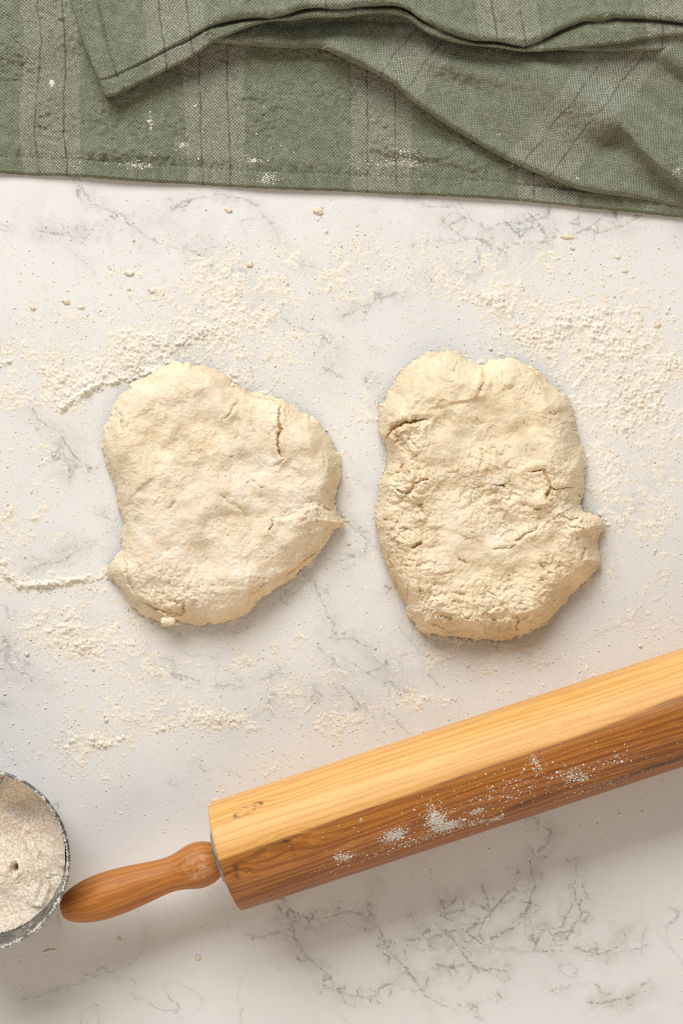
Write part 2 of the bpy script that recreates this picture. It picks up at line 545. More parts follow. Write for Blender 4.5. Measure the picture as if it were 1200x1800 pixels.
for a, p in [(1, [(370, 190), (400, 220), (440, 240), (500, 240), (560, 280), (550, 300)]), (.8, [(510, 210), (550, 190), (640, 180), (720, 160)]),
             (.8, [(580, 190), (610, 220), (650, 200)]), (.9, [(600, 260), (660, 250), (740, 260), (700, 210)]),
             (1, [(820, 220), (870, 200), (930, 160), (1050, 160), (980, 200), (900, 220), (870, 200)]), (.5, [(260, 270), (330, 245), (420, 240)]),
             (.8, [(0, 510), (80, 480), (160, 440), (220, 430)]), (.7, [(480, 270), (490, 340), (460, 370), (380, 340)]),
             (.8, [(300, 350), (320, 410), (370, 405)]), (.6, [(250, 100), (320, 130), (400, 125)]), (.8, [(370, 190), (430, 165)]),
             (.6, [(740, 170), (760, 210), (830, 240)]), (.7, [(100, 740), (140, 785)]), (.5, [(640, 290), (700, 305)])]:
    vein(p, a, 600, 300, 2)
for a, p in [(.9, [(210, 430), (270, 510), (390, 580), (400, 640), (470, 720), (540, 780), (570, 830)]), (.8, [(330, 720), (400, 790), (430, 850)]),
             (.9, [(590, 1280), (470, 1340), (380, 1390), (250, 1420), (150, 1490)]), (.6, [(390, 640), (340, 740)]),
             (.5, [(640, 1080), (720, 1140), (760, 1100)]), (.5, [(0, 60), (60, 70)])]:
    vein(p, a, 0, 600, 3.6)
for a, p in [(.7, [(0, 410), (40, 400), (40, 470), (20, 500), (60, 540), (110, 560), (190, 600)]), (.8, [(110, 560), (140, 600)]),
             (.9, [(620, 540), (640, 580), (740, 570), (820, 590)]), (.6, [(1200, 570), (1120, 590)]), (.7, [(1200, 660), (1150, 650), (1130, 700)]),
             (.5, [(820, 590), (900, 620), (1000, 600)]), (.5, [(0, 690), (30, 700)]), (.4, [(1130, 700), (1060, 760), (1000, 740)])]:
    vein(p, a, 0, 950, 2.4)
vein([(1000, 960), (1040, 930), (1090, 935), (1130, 870)], .5)
vein([(1080, 880), (1130, 860), (1180, 830)], .5)
vein([(40, 1760), (130, 1730), (240, 1690), (260, 1640)], .35)
vein([(900, 1130), (960, 1170), (1040, 1120), (1130, 1080)], .35)

# flour density: blobs (x, y, rx, ry, amp) and streaks
BLOBS = [(1050, 650, 170, 150, .36), (1100, 830, 120, 130, .34), (880, 530, 50, 24, .75), (915, 580, 48, 30, .7), (1030, 565, 55, 40, .85),
         (1115, 705, 45, 38, .9), (1150, 620, 60, 40, .6), (1070, 620, 50, 34, .7), (1180, 640, 35, 20, .7), (1060, 830, 45, 30, .55),
         (1140, 920, 35, 25, .6), (980, 590, 60, 40, .5), (1180, 740, 50, 40, .55), (1030, 690, 60, 60, .35), (1100, 560, 60, 40, .4),
         (250, 615, 42, 40, 1.0), (230, 640, 130, 60, .38), (180, 660, 90, 40, .38), (60, 640, 70, 40, .4), (120, 680, 60, 40, .4),
         (420, 510, 80, 60, .5), (370, 480, 60, 50, .4), (480, 570, 90, 60, .5), (540, 620, 70, 60, .5), (430, 640, 60, 36, .55),
         (300, 540, 90, 40, .4), (560, 480, 80, 60, .3), (620, 440, 40, 70, .4), (655, 660, 30, 60, .42), (555, 370, 32, 14, .55),
         (490, 430, 50, 14, .4), (640, 730, 40, 40, .4), (720, 480, 120, 70, .3), (830, 480, 100, 60, .28),
         (120, 1110, 75, 60, .6), (140, 1120, 36, 22, .85), (200, 1150, 90, 50, .4), (60, 1110, 50, 50, .35), (260, 1130, 70, 70, .3),
         (200, 1268, 50, 20, .6), (120, 1290, 30, 40, .6), (150, 1310, 60, 30, .5), (130, 1350, 28, 28, .55), (205, 1368, 28, 22, .95),
         (205, 1440, 40, 18, .5), (185, 1300, 34, 16, .55), (290, 1250, 60, 26, .65), (400, 1265, 70, 18, .5), (60, 1250, 60, 30, .25),
         (350, 1405, 30, 14, .7), (400, 1385, 40, 14, .5), (470, 1340, 60, 24, .4), (425, 1140, 18, 30, .6), (420, 1170, 14, 26, .5),
         (478, 1135, 10, 22, .5), (530, 1118, 10, 18, .55), (525, 1150, 14, 16, .4), (500, 1180, 80, 50, .25), (560, 1240, 80, 40, .35),
         (720, 1230, 60, 16, .45), (620, 1270, 70, 30, .3), (900, 1150, 130, 34, .45), (780, 1150, 60, 30, .35), (1130, 1090, 60, 20, .35),
         (8, 893, 24, 20, .95), (60, 910, 14, 12, .8), (78, 885, 14, 9, .6), (98, 858, 10, 14, .7), (158, 852, 8, 20, .7), (185, 892, 12, 14, .7),
         (60, 940, 30, 16, .45), (110, 940, 14, 10, .5), (50, 780, 60, 20, .4), (30, 700, 40, 26, .4), (60, 830, 40, 30, .3),
         (18, 950, 16, 40, .5), (352, 1655, 18, 26, .55), (358, 1620, 12, 20, .4), (320, 1590, 40, 20, .25), (10, 1720, 30, 20, .15),
         (40, 560, 60, 30, .35), (1090, 430, 20, 30, .4), (990, 410, 16, 10, .4), (1000, 480, 60, 50, .3), (230, 480, 50, 18, .35),
         (280, 510, 20, 12, .35), (160, 560, 50, 40, .25), (1040, 1010, 60, 30, .25), (1160, 1010, 40, 40, .25)]
STREAKS = [([(108, 722), (118, 708), (145, 692), (168, 678), (200, 670), (238, 664)], 8, 1.25), ([(300, 612), (330, 592), (362, 582), (396, 578)], 13, .95),
           ([(2, 982), (14, 1012), (36, 1030), (80, 1027), (110, 1022), (150, 1018), (190, 1014)], 8, 1.25), ([(0, 640), (25, 632), (46, 622)], 6, .6),
           ([(66, 644), (90, 656), (106, 662)], 5, .7), ([(0, 602), (18, 616)], 4, .4), ([(270, 1290), (330, 1265), (360, 1240)], 9, .5),
           ([(90, 1060), (110, 1072), (150, 1060)], 7, .5), ([(170, 1310), (200, 1302), (222, 1292)], 6, .7), ([(842, 524), (870, 536), (890, 522)], 9, .6),
           ([(1090, 720), (1120, 700), (1150, 690)], 10, .6), ([(930, 560), (960, 600)], 10, .4), ([(350, 1256), (380, 1272), (440, 1264)], 6, .5)]
CLEAR = [(640, 600, 110, 60, .6), (645, 950, 50, 120, .35), (185, 790, 40, 60, .5), (200, 960, 50, 40, .5), (60, 1250, 70, 30, .3),
         (215, 690, 36, 26, 1.2), (80, 1055, 60, 12, .5)]


def density(X, Y):
    wx = X + 14 * fbm(X, Y, 60, 3, 11)
    wy = Y + 14 * fbm(X, Y, 60, 3, 12)
    D = np.zeros(X.shape)
    for x, y, rx, ry, a in BLOBS:
        D += a * np.exp(-(((wx - x) / rx) ** 2 + ((wy - y) / ry) ** 2))
    D = 1 - np.exp(-.98 * D)
    for x, y, rx, ry, a in CLEAR:
        D -= a * np.exp(-(((wx - x) / rx) ** 2 + ((wy - y) / ry) ** 2))
    for pl in (DL, DR):
        dd, _ = poly_dist(wx, wy, pl[::4], closed=True, reach=30)
        D += .55 * np.exp(-(dd / 11) ** 2) * sstep(-.2, .35, fbm(X, Y, 50, 2, 21))
    D = np.clip(D, 0, 1)
    D = D * np.clip(.9 + .55 * fbm(X, Y, 44, 3, 19), .2, 1.3)
    w2x = X + 4 * fbm(X, Y, 18, 2, 13); w2y = Y + 4 * fbm(X, Y, 18, 2, 14)
    Sx = np.zeros(X.shape)
    for p, w, a in STREAKS:
        d, f = poly_dist(w2x, w2y, smooth_poly(p, 1, False), reach=w * 5)
        a2 = a * sstep(-.05, .12, f) * (1 - .8 * sstep(.75, 1.0, f)) * np.clip(.95 + .5 * fbm(X, Y, 26, 2, 17), .3, 1.2)
        Sx = np.maximum(Sx, a2 * np.exp(-(d / (w * (.7 + .5 * (fbm(X, Y, 34, 2, 18) + .5)))) ** 2))
        D += .3 * a * np.exp(-(d / (w * 2.6)) ** 2)
    bgd = .23 * sstep(340, 460, Y) * (1 - sstep(1290, 1420, Y))
    return np.clip(D + bgd, 0, 1.3), Sx


# ------------------------------------------------------------------ tabletop
def build_table():
    fx = np.arange(-24, 1225, 2.4); fy = np.arange(-24, 1825, 2.4)
    xs = np.concatenate([np.arange(-2400, -24, 60), fx, np.arange(fx[-1] + 60, 3600, 60)])
    ys = np.concatenate([np.arange(-900, -24, 60), fy, np.arange(fy[-1] + 60, 3800, 60)])
    X, Y = np.meshgrid(xs, ys)
    wx = X + 7 * fbm(X, Y, 34, 4, 1) + 2.5 * fbm(X, Y, 8, 2, 5)
    wy = Y + 7 * fbm(X, Y, 34, 4, 2) + 2.5 * fbm(X, Y, 8, 2, 6)
    VD = np.full(X.shape, 60.0)
    VA = np.zeros(X.shape)
    CL = np.zeros(X.shape)
    for p, a in VEINS:
        d, f = poly_dist(wx, wy, p, reach=62)
        k = d < VD
        VA[k] = a
        VD = np.minimum(VD, d)
        CL = np.maximum(CL, a * np.exp(-(d / 24) ** 2))
    n2 = np.abs(fbm(wx + 10 * fbm(X, Y, 30, 3, 36), wy + 10 * fbm(X, Y, 30, 3, 37), 70, 3, 38)) * 70 + 14 * (1 - sstep(.2, .5, CL))
    k = n2 < VD
    VA[k] = (.5 + .5 * CL)[k]
    VD = np.minimum(VD, n2)
    # a few free veins beyond and between the traced ones
    nn = np.abs(fbm(X + 30 * fbm(X, Y, 90, 3, 31), Y + 30 * fbm(X, Y, 90, 3, 32), 260, 4, 33))
    free = np.clip(nn * 260, 0, 60) + 40 * sstep(-.05, .3, fbm(X, Y, 200, 2, 35) + .12)
    k = free < VD
    VA[k] = .5
    VD = np.minimum(VD, free)
    VA = np.clip(VA * 1.2, 0, 1.05)
    CL = np.clip(CL * .95 * (.4 + 1.3 * np.clip(fbm(X, Y, 120, 3, 8) + .45, 0, 1)) + .25 * sstep(.05, .4, fbm(X, Y, 170, 4, 9)), 0, 1)
    for bx, by, rx, ry, a in [(300, 410, 130, 50, .8), (880, 420, 170, 50, .9), (450, 540, 110, 70, .9), (570, 650, 60, 50, .8), (620, 860, 40, 60, 1), (560, 1000, 60, 60, .9),
                              (700, 1150, 90, 60, .7), (1090, 920, 60, 50, 1), (130, 770, 70, 60, .8), (110, 960, 70, 30, .9), (640, 1240, 150, 40, .6), (280, 1210, 90, 50, .7),
                              (860, 1700, 150, 30, .5), (200, 960, 30, 50, .8), (1000, 640, 100, 60, .4), (40, 720, 60, 50, .4), (740, 500, 110, 40, .5), (640, 420, 60, 60, .4)]:
        CL = np.maximum(CL, a * np.exp(-(((wx - bx) / rx) ** 2 + ((wy - by) / ry) ** 2)))
    D, St = density(X, Y)
    dust = np.clip(D * 1.15 + .5 * St, 0, 1) * (1 - sstep(1420, 1500, Y) * .8)
    V = np.stack([(X - 600) * S, (900 - Y) * S, np.zeros(X.shape)], -1).reshape(-1, 3)
    ob = mesh_from('tabletop', V, grid_quads(*X.shape), M_marble,
                   {'vein_dist': VD, 'vein_amp': VA, 'cloud': CL, 'dust': dust})
    tag(ob, 'white marble tabletop with grey veins under a dusting of flour', 'tabletop', kind='structure')


build_table()

# ------------------------------------------------------------------ dough
def build_dough(label, poly, cracks, creases, H, seed, flour_fn, butter, tears=(), plates=1.0):
    p = 1.25
    lo, hi = poly.min(0) - 4, poly.max(0) + 4
    X, Y = np.meshgrid(np.arange(lo[0], hi[0], p), np.arange(lo[1], hi[1], p))
    # crumbly outline
    rough = sstep(-.1, .35, fbm(X, Y, 90, 2, seed + 1))
    wx = X + 6.5 * fbm(X, Y, 26, 4, seed + 2) + (.4 + rough) * 4.6 * fbm(X, Y, 9, 2, seed + 3)
    wy = Y + 6.5 * fbm(X, Y, 26, 4, seed + 4) + (.4 + rough) * 4.6 * fbm(X, Y, 9, 2, seed + 5)
    d, _ = poly_dist(wx, wy, poly, closed=True)
    ins = inside(wx, wy, poly)
    d = np.where(ins, d, -d)
    d0, _ = poly_dist(X + 4 * fbm(X, Y, 40, 2, seed + 2), Y + 4 * fbm(X, Y, 40, 2, seed + 4), poly, closed=True)
    d0 = np.where(inside(X, Y, poly), d0, 0)
    k0 = np.exp(-np.maximum(d, 0) / 5)
    d = np.where(ins, np.maximum(d, 0) * k0 + np.maximum(d0, 1.5) * (1 - k0), d)
    cy = (Y - poly[:, 1].mean()) / (poly[:, 1].max() - poly[:, 1].mean())
    we = 52 + 10 * sstep(-.2, 1, cy) + 12 * fbm(X, Y, 80, 2, seed + 6)
    t = np.clip(d / we, 0, 1)
    prof = (1 - (1 - t) ** 2.0) ** (1 / (1.6 + .4 * sstep(-.3, .7, cy)))
    mm = 0.001
    z = H * prof
    # broad hand-pressed form
    tearm0 = np.zeros(X.shape)
    for tx, ty, r, a in tears:
        tearm0 = np.maximum(tearm0, a * np.exp(-((X - tx) ** 2 + (Y - ty) ** 2) / r ** 2))
    z *= 1 - .13 * (1 - np.clip(d / 150, 0, 1)) ** 2
    z += prof * (4.2 * mm * fbm(X, Y, 125, 2, seed + 7) + 2.9 * mm * fbm(X, Y, 56, 2, seed + 8) + (.5 + tearm0) * 1.0 * mm * fbm(X, Y, 24, 2, seed + 28) + (.3 + tearm0) * .4 * mm * fbm(X, Y, 11, 2, seed + 29))
    z -= prof * 2.5 * mm * sstep(40, 130, d)
    # lumpy torn texture (billow noise)
    b1 = np.abs(fbm(X, Y, 26, 3, seed + 9)); b2 = np.abs(fbm(X, Y, 11, 3, seed + 10))
    tearm = rough.copy() * .25
    for tx, ty, r, a in tears:
        tearm = np.maximum(tearm, a * np.exp(-((X - tx) ** 2 + (Y - ty) ** 2) / r ** 2))
    edge_m = np.exp(-((d - 14) / 22) ** 2)
    tearm = np.clip(np.maximum(tearm, .75 * edge_m * sstep(-.25, .3, fbm(X, Y, 60, 2, seed + 17) + .25 * cy)), 0, 1)
    lump = (b1 * 2.4 + b2 * 1.6) * mm
    z += prof * (tearm * lump * 1.2 + .05 * lump)
    z += prof * (.22 * mm * fbm(X, Y, 6, 2, seed + 11))
    pits = sstep(.30, .5, fbm(X, Y, 13, 3, seed + 12)) * tearm
    z -= prof * pits * 1.8 * mm
    crk = pits * .6
    c2x = X + 6 * fbm(X, Y, 17, 4, seed + 13, .6); c2y = Y + 6 * fbm(X, Y, 17, 4, seed + 14, .6)
    for pts, dep, w in cracks:
        q, f = poly_dist(c2x, c2y, pts, reach=30)
        ww = .8 * w * (1 - .7 * np.abs(2 * f - 1)) * (1 + 1.1 * fbm(X, Y, 14, 2, seed + 15))
        g = np.exp(-(q / np.maximum(ww, .7)) ** 2) * np.clip((1 - np.abs(2 * f - 1)) * 5, 0, 1)
        z -= .85 * dep * mm * g * prof
        z += .35 * dep * mm * np.exp(-((q - w * 2.4) / (w * 2)) ** 2) * prof
        crk = np.maximum(crk, g * min(1, dep / 2.5))
    for pts, dep, w in creases:            # one-sided folds: the first side stands proud of the second
        q, f = poly_dist(c2x, c2y, pts, reach=w * 3.5)
        pts = np.asarray(pts)
        sgn = np.zeros(X.shape)
        best = np.full(X.shape, 1e6)
        for i in range(len(pts) - 1):
            a, b = pts[i], pts[i + 1]
            v = b - a
            tt = np.clip(((c2x - a[0]) * v[0] + (c2y - a[1]) * v[1]) / (v @ v), 0, 1)
            e = np.hypot(c2x - a[0] - tt * v[0], c2y - a[1] - tt * v[1])
            s = np.sign(v[0] * (c2y - a[1]) - v[1] * (c2x - a[0]))
            k = e < best
            best[k] = e[k]; sgn[k] = s[k]
        taper = np.sqrt(np.clip(1 - np.abs(2 * f - 1) ** 3, 0, 1))
        g = np.where(q < 1e5, np.exp(-(q / w)), 0) * taper * (.55 + .6 * sstep(-.3, .4, fbm(X, Y, 40, 2, seed + 30)))
        z += dep * mm * prof * g * (.2 - .7 * np.tanh(sgn * q / 3.5))
        crk = np.maximum(crk, .4 * np.exp(-(q / 2.2) ** 2) * taper)
    # torn plates: little one-sided steps wandering over the surface
    for sc_, amp, sd in ((62, 1.15, 60), (30, .6, 63)):
        wpx = X + 16 * fbm(X, Y, 36, 4, seed + sd, .6); wpy = Y + 16 * fbm(X, Y, 36, 4, seed + sd + 1, .6)
        tt = fbm(wpx, wpy, sc_, 2, seed + sd + 2) * 3.2 + wpy / (sc_ * 1.6)
        fr_ = tt - np.floor(tt)
        saw = np.where(fr_ < .9, fr_ / .9, (1 - fr_) / .1)
        mk = np.clip(sstep(-.05, .35, fbm(X, Y, 64, 3, seed + sd + 3)) * .55 + .9 * np.clip(np.maximum(tearm0, .8 * edge_m * sstep(-.2, .3, fbm(X, Y, 70, 2, seed + sd + 4))), 0, 1), 0, 1) * plates
        z += amp * mm * (saw - .5) * mk * prof
        crk = np.maximum(crk, .5 * mk * np.exp(-((fr_ - .97) / .05) ** 2))
    # tiny overall cracks
    nl = np.abs(fbm(c2x, c2y, 38, 3, seed + 16))
    fine = (1 - sstep(.0, .014, nl)) * sstep(-.08, .25, fbm(X, Y, 70, 2, seed + 18)) * sstep(-.15, .15, fbm(X, Y, 20, 2, seed + 19))
    z -= fine * prof * .9 * mm
    crk = np.maximum(crk, fine * .5)
    z = np.where(ins, np.maximum(z, 0), 0)
    # widen the body outward a little at mid height so the rim overhangs its own foot
    P = at(X, Y, 0)
    kk = (CAM_H - z) / CAM_H
    P[..., 0] *= kk; P[..., 1] *= kk
    P[..., 2] = z
    q = grid_quads(*X.shape)
    ok = ins.ravel()[q].all(1)
    tan = np.clip(.5 + 1.9 * fbm(X, Y, 46, 3, seed + 33), 0, 1)
    fl = flour_fn(X, Y, d) * (1 - .55 * tan) * (1 - .7 * np.clip(crk, 0, 1))
    V, Q, A = compact(P.reshape(-1, 3), q[ok], {'flour': fl, 'crack': np.clip(crk, 0, 1), 'tan': tan})
    c = poly.mean(0)
    root = empty('dough', tuple(at(c[0], c[1], 0)))
    tag(root, label, 'dough', 'pieces of dough on the marble')
    mesh_from('body', V, Q, M_dough, A, parent=root)

    # ragged scraps clinging to the rim
    m = ins & (d > 1) & (d < 16) & (edge_m > 0)
    pr = sstep(-.05, .3, fbm(X, Y, 46, 3, seed + 17) + .18 * cy)
    k = np.nonzero((m & (rng.uniform(0, 1, X.shape) < (pr * .05 + .004))).ravel())[0]
    ex_, ey_, ez_ = X.ravel()[k], Y.ravel()[k], z.ravel()[k]
    rr_ = np.clip(rng.lognormal(.75, .4, len(k)), 1.2, 5) * S
    cv, cf = crumbs(at(ex_, ey_, 0) * ((CAM_H - ez_) / CAM_H)[:, None] * np.array([1, 1, 0]) + np.stack([ez_ * 0, ez_ * 0, ez_ * .9], -1), rr_, .8)
    o = mesh_from('rim_scraps', cv, cf, M_dough, {'flour': np.full(len(cv), .25), 'crack': np.zeros(len(cv)), 'tan': np.full(len(cv), .4)}, parent=root)
    o['kind'] = 'stuff'

    def zat(px, py):
        return z[int(np.clip((py - lo[1]) / p, 0, z.shape[0] - 1)), int(np.clip((px - lo[0]) / p, 0, z.shape[1] - 1))]
    for bx, by, rx, ry, rz, zoff in butter:
        u, v = np.meshgrid(np.linspace(0, 2 * np.pi, 33)[:-1], np.linspace(0, np.pi, 17))
        n = 1 + .22 * fbm(np.cos(u) * np.sin(v) * 9 + 60, np.sin(u) * np.sin(v) * 9 + 60 + np.cos(v) * 6, 7, 3, seed + int(bx))
        zz = zat(bx, by) + zoff * mm
        cx = np.cos(u) * np.sin(v); cyy = np.sin(u) * np.sin(v)
        cx = np.sign(cx) * np.abs(cx) ** .6; cyy = np.sign(cyy) * np.abs(cyy) ** .6
        B = np.stack([cx * n * rx * S, cyy * n * ry * S, np.cos(v) * n * rz * mm], -1) + at(bx, by, zz)
        i = np.arange(u.size).reshape(u.shape)
        qq = np.stack([i[:-1], np.roll(i[:-1], -1, 1), np.roll(i[1:], -1, 1), i[1:]], -1).reshape(-1, 4)
        mesh_from('butter_lump', B.reshape(-1, 3), qq[:, ::-1], M_dough if rz < 1 else M_butter, {'flour': np.ones(u.size), 'crack': np.zeros(u.size), 'tan': np.zeros(u.size)}, parent=root)
    return lambda px, py: zat(px, py)


Z3 = lambda pts: np.array(zs(pts, 150, 600, 2.4))
Z4 = lambda pts: np.array(zs(pts, 630, 590, 2.553))


def flourL(X, Y, d):
    f = .25 + .75 * sstep(760, 900, Y) + .5 * np.exp(-(((X - 470) / 110) ** 2 + ((Y - 800) / 90) ** 2))
    f += .45 * np.exp(-(((X - 300) / 80) ** 2 + ((Y - 690) / 50) ** 2))
    f += .5 * fbm(X, Y, 60, 3, 71)
    return np.clip(f, 0, 1) * sstep(3, 26, d)


def flourR(X, Y, d):
    f = .12 + .5 * np.exp(-(((X - 860) / 120) ** 2 + ((Y - 900) / 70) ** 2)) + .5 * fbm(X, Y, 60, 3, 75)
    f += .3 * np.exp(-(((X - 800) / 100) ** 2 + ((Y - 1000) / 60) ** 2))
    return np.clip(f, 0, 1) * sstep(3, 22, d)


zL = build_dough('rounded pale dough piece dusted with white flour, left one, beside the curved flour ridges', DL,
                 [(Z3([(830, 245), (815, 300), (820, 380), (812, 440), (830, 490)]), 3.4, 3.2), (Z3([(600, 185), (650, 200), (700, 230), (760, 240), (825, 262)]), 2.4, 3.4),
                  (Z3([(655, 235), (620, 290), (590, 330)]), 1.4, 2.6), (Z3([(150, 300), (157, 390)]), 2.0, 2.6), (Z3([(560, 640), (640, 700), (690, 740)]), .8, 4),
                  (Z3([(795, 755), (775, 800)]), 2.4, 3), (Z3([(225, 1090), (320, 1140), (400, 1150), (425, 1095)]), 2.6, 3.4),
                  (Z3([(850, 988), (890, 950), (1005, 868)]), 2.6, 3.2), (Z3([(100, 470), (110, 590), (150, 720)]), 2.0, 2.8),
                  (Z3([(160, 890), (180, 1000), (215, 1075)]), 2.2, 3), (Z3([(1000, 690), (1035, 715)]), 2.4, 4), (Z3([(790, 530), (840, 500)]), 1, 2.5),
                  (Z3([(680, 1120), (700, 1060), (780, 1010)]), 1.4, 3), (Z3([(380, 680), (350, 705)]), .9, 3), (Z3([(700, 590), (750, 620)]), .9, 3)],
                 [(Z3([(330, 555), (240, 605), (185, 665), (172, 730), (185, 810), (230, 900), (290, 950)])[::-1], 1.4, 10),
                  (Z3([(780, 765), (870, 742), (960, 692), (1050, 680)])[::-1], 2.4, 13), (Z3([(420, 1070), (520, 1042), (680, 1040)])[::-1], 1.5, 9),
                  (Z3([(560, 470), (500, 450), (430, 430)]), .8, 16)],
                 .021, 100, flourL, [(296, 1091, 13, 7, 2.0, -0.6), (312, 1094, 6, 5, 1.6, -.5)], [(300, 1070, 70, .9), (480, 700, 40, .7), (560, 900, 40, .8), (215, 1000, 40, .7), (210, 850, 30, .6), (200, 760, 30, .5)], .7)

zR = build_dough('craggy cracked pale dough piece, oblong one nearest the rolling pin barrel', DR,
                 [(Z4([(300, 92), (360, 85), (385, 118)]), 2, 3), (Z4([(555, 130), (565, 200), (545, 250)]), 1.8, 3), (Z4([(775, 150), (835, 220)]), 2.4, 3.4),
                  (Z4([(110, 470), (160, 412), (210, 390), (315, 373)]), 4.2, 4.4), (Z4([(160, 410), (172, 465)]), 2.6, 4), (Z4([(100, 640), (180, 618), (200, 570)]), 2.4, 3.4),
                  (Z4([(620, 540), (640, 590)]), 1.0, 2.4), (Z4([(755, 612), (830, 600), (862, 682), (910, 692), (972, 678)]), 2.3, 3.0),
                  (Z4([(862, 682), (838, 735)]), 3, 4), (Z4([(720, 762), (825, 778)]), 1.3, 3), (Z4([(268, 755), (300, 802)]), 2.4, 4),
                  (Z4([(235, 950), (285, 928)]), 3.2, 4.5), (Z4([(700, 925), (785, 868)]), 2, 3), (Z4([(600, 962), (705, 945)]), 1.6, 3), (Z4([(130, 980), (150, 1080), (212, 1195)]), 3.0, 4.5),
                  (Z4([(222, 1105), (210, 1235), (275, 1272)]), 2, 3.4), (Z4([(320, 1290), (430, 1330)]), 1.8, 3), (Z4([(560, 1295), (572, 1345)]), 1.8, 2.6),
                  (Z4([(712, 1255), (710, 1335)]), 2.2, 2.6), (Z4([(445, 1000), (492, 1022)]), 1.8, 4), (Z4([(1000, 1010), (1022, 945)]), 2, 3),
                  (Z4([(810, 1020), (832, 1052)]), 1.6, 3), (Z4([(600, 655), (660, 680)]), 2.2, 3), (Z4([(430, 1150), (480, 1165)]), 1.6, 3.4),
                  (Z4([(850, 345), (880, 350), (915, 338)]), 1.2, 3), (Z4([(905, 815), (960, 835), (1010, 800)]), 1.8, 3), (Z4([(110, 830), (130, 825)]), 2.4, 4),
                  (Z4([(230, 560), (270, 530)]), 1.6, 4), (Z4([(215, 720), (250, 660), (320, 640)]), 2.2, 5)],
                 [(Z4([(560, 215), (515, 285), (430, 300), (310, 330), (220, 350)])[::-1], 1.8, 13), (Z4([(380, 610), (480, 580), (590, 535)])[::-1], 1.6, 14),
                  (Z4([(470, 770), (600, 720), (700, 740)])[::-1], 1.1, 16), (Z4([(300, 850), (420, 880), (560, 930)]), 1.2, 13),
                  (Z4([(600, 1120), (760, 1090), (900, 1040)])[::-1], 1.2, 12)],
                 .023, 140, flourR, [(875, 843, 11, 8, .2, -.1)],
                 [(690, 860, 70, 1), (690, 960, 80, .9), (700, 760, 50, .9), (760, 1080, 80, .9), (960, 880, 70, .7), (1030, 930, 50, .9), (980, 1040, 60, .8), (880, 640, 40, .6), (880, 1090, 90, .8), (960, 660, 50, .5), (860, 860, 70, .6)], 1.15)

# ------------------------------------------------------------------ flour on the marble
def build_flour():
    p = 1.7
    X, Y = np.meshgrid(np.arange(-6, 1207, p), np.arange(325, 1740, p))
    D, St = density(X, Y)
    n1 = fbm(X, Y, 16, 4, 41, .6); n2 = fbm(X, Y, 5.5, 2, 45); n3 = fbm(X, Y, 48, 3, 48)
    f = D * (1 + 1.1 * n3) * .95 + .85 * n1 + .42 * n2 - .50
    h = np.clip(f, 0, 1.2) * .0008 * (1 + .5 * n2)
    clump = sstep(.62, 1.0, D) * np.clip(.25 + 1.2 * n1 + .5 * n2, 0, 1.2)
    h = h + .0011 * clump * (f > 0)
    s = np.clip(St - .42 + .6 * n1 + .75 * n2, 0, 1.4) * .0021
    h = np.maximum(h, s)
    h -= .00004
    q = grid_quads(*X.shape)
    ok = (h.ravel()[q] > 0).any(1)
    V = np.stack([(X - 600) * S, (900 - Y) * S, h], -1).reshape(-1, 3)
    V, Q, _ = compact(V, q[ok], {})
    parts_v, parts_f = [], []
    # loose grains
    tries = 420000
    x = rng.uniform(-6, 1206, tries); y = rng.uniform(325, 1790, tries)
    Dp, Sp = density(x, y)
    n = .5 + 1.1 * fbm(x, y, 30, 3, 51) + .8 * fbm(x, y, 9, 2, 55)
    prob = np.clip((Dp * .75 + .7 * Sp + .016) * np.clip(n, 0.05, 1.6), 0, 1) * np.where(y > 1450, .35, 1)
    k = rng.uniform(0, 1, tries) < prob * .6
    x, y = x[k], y[k]
    far = ~(inside(x, y, DL) | inside(x, y, DR))
    x, y = x[far], y[far]
    r = np.clip(rng.lognormal(-.72, .58, len(x)), .3, 3.6) * S
    base = np.zeros(len(x))
    ii = np.clip(((y - 325) / p).round().astype(int), 0, h.shape[0] - 1)
    jj = np.clip(((x + 6) / p).round().astype(int), 0, h.shape[1] - 1)
    base = np.maximum(h[ii, jj], 0)
    P = np.stack([(x - 600) * S, (900 - y) * S, base + r * .35], -1)
    cv, cf = crumbs(P, r)
    pass
    tri = np.vstack([Q[:, [0, 1, 2]], Q[:, [0, 2, 3]], cf + len(V)])
    ob = mesh_from('flour', np.vstack([V, cv]), tri, M_flour)
    tag(ob, 'cream coloured flour strewn in grains, ridges and clumps over the marble', 'flour', kind='stuff')


build_flour()

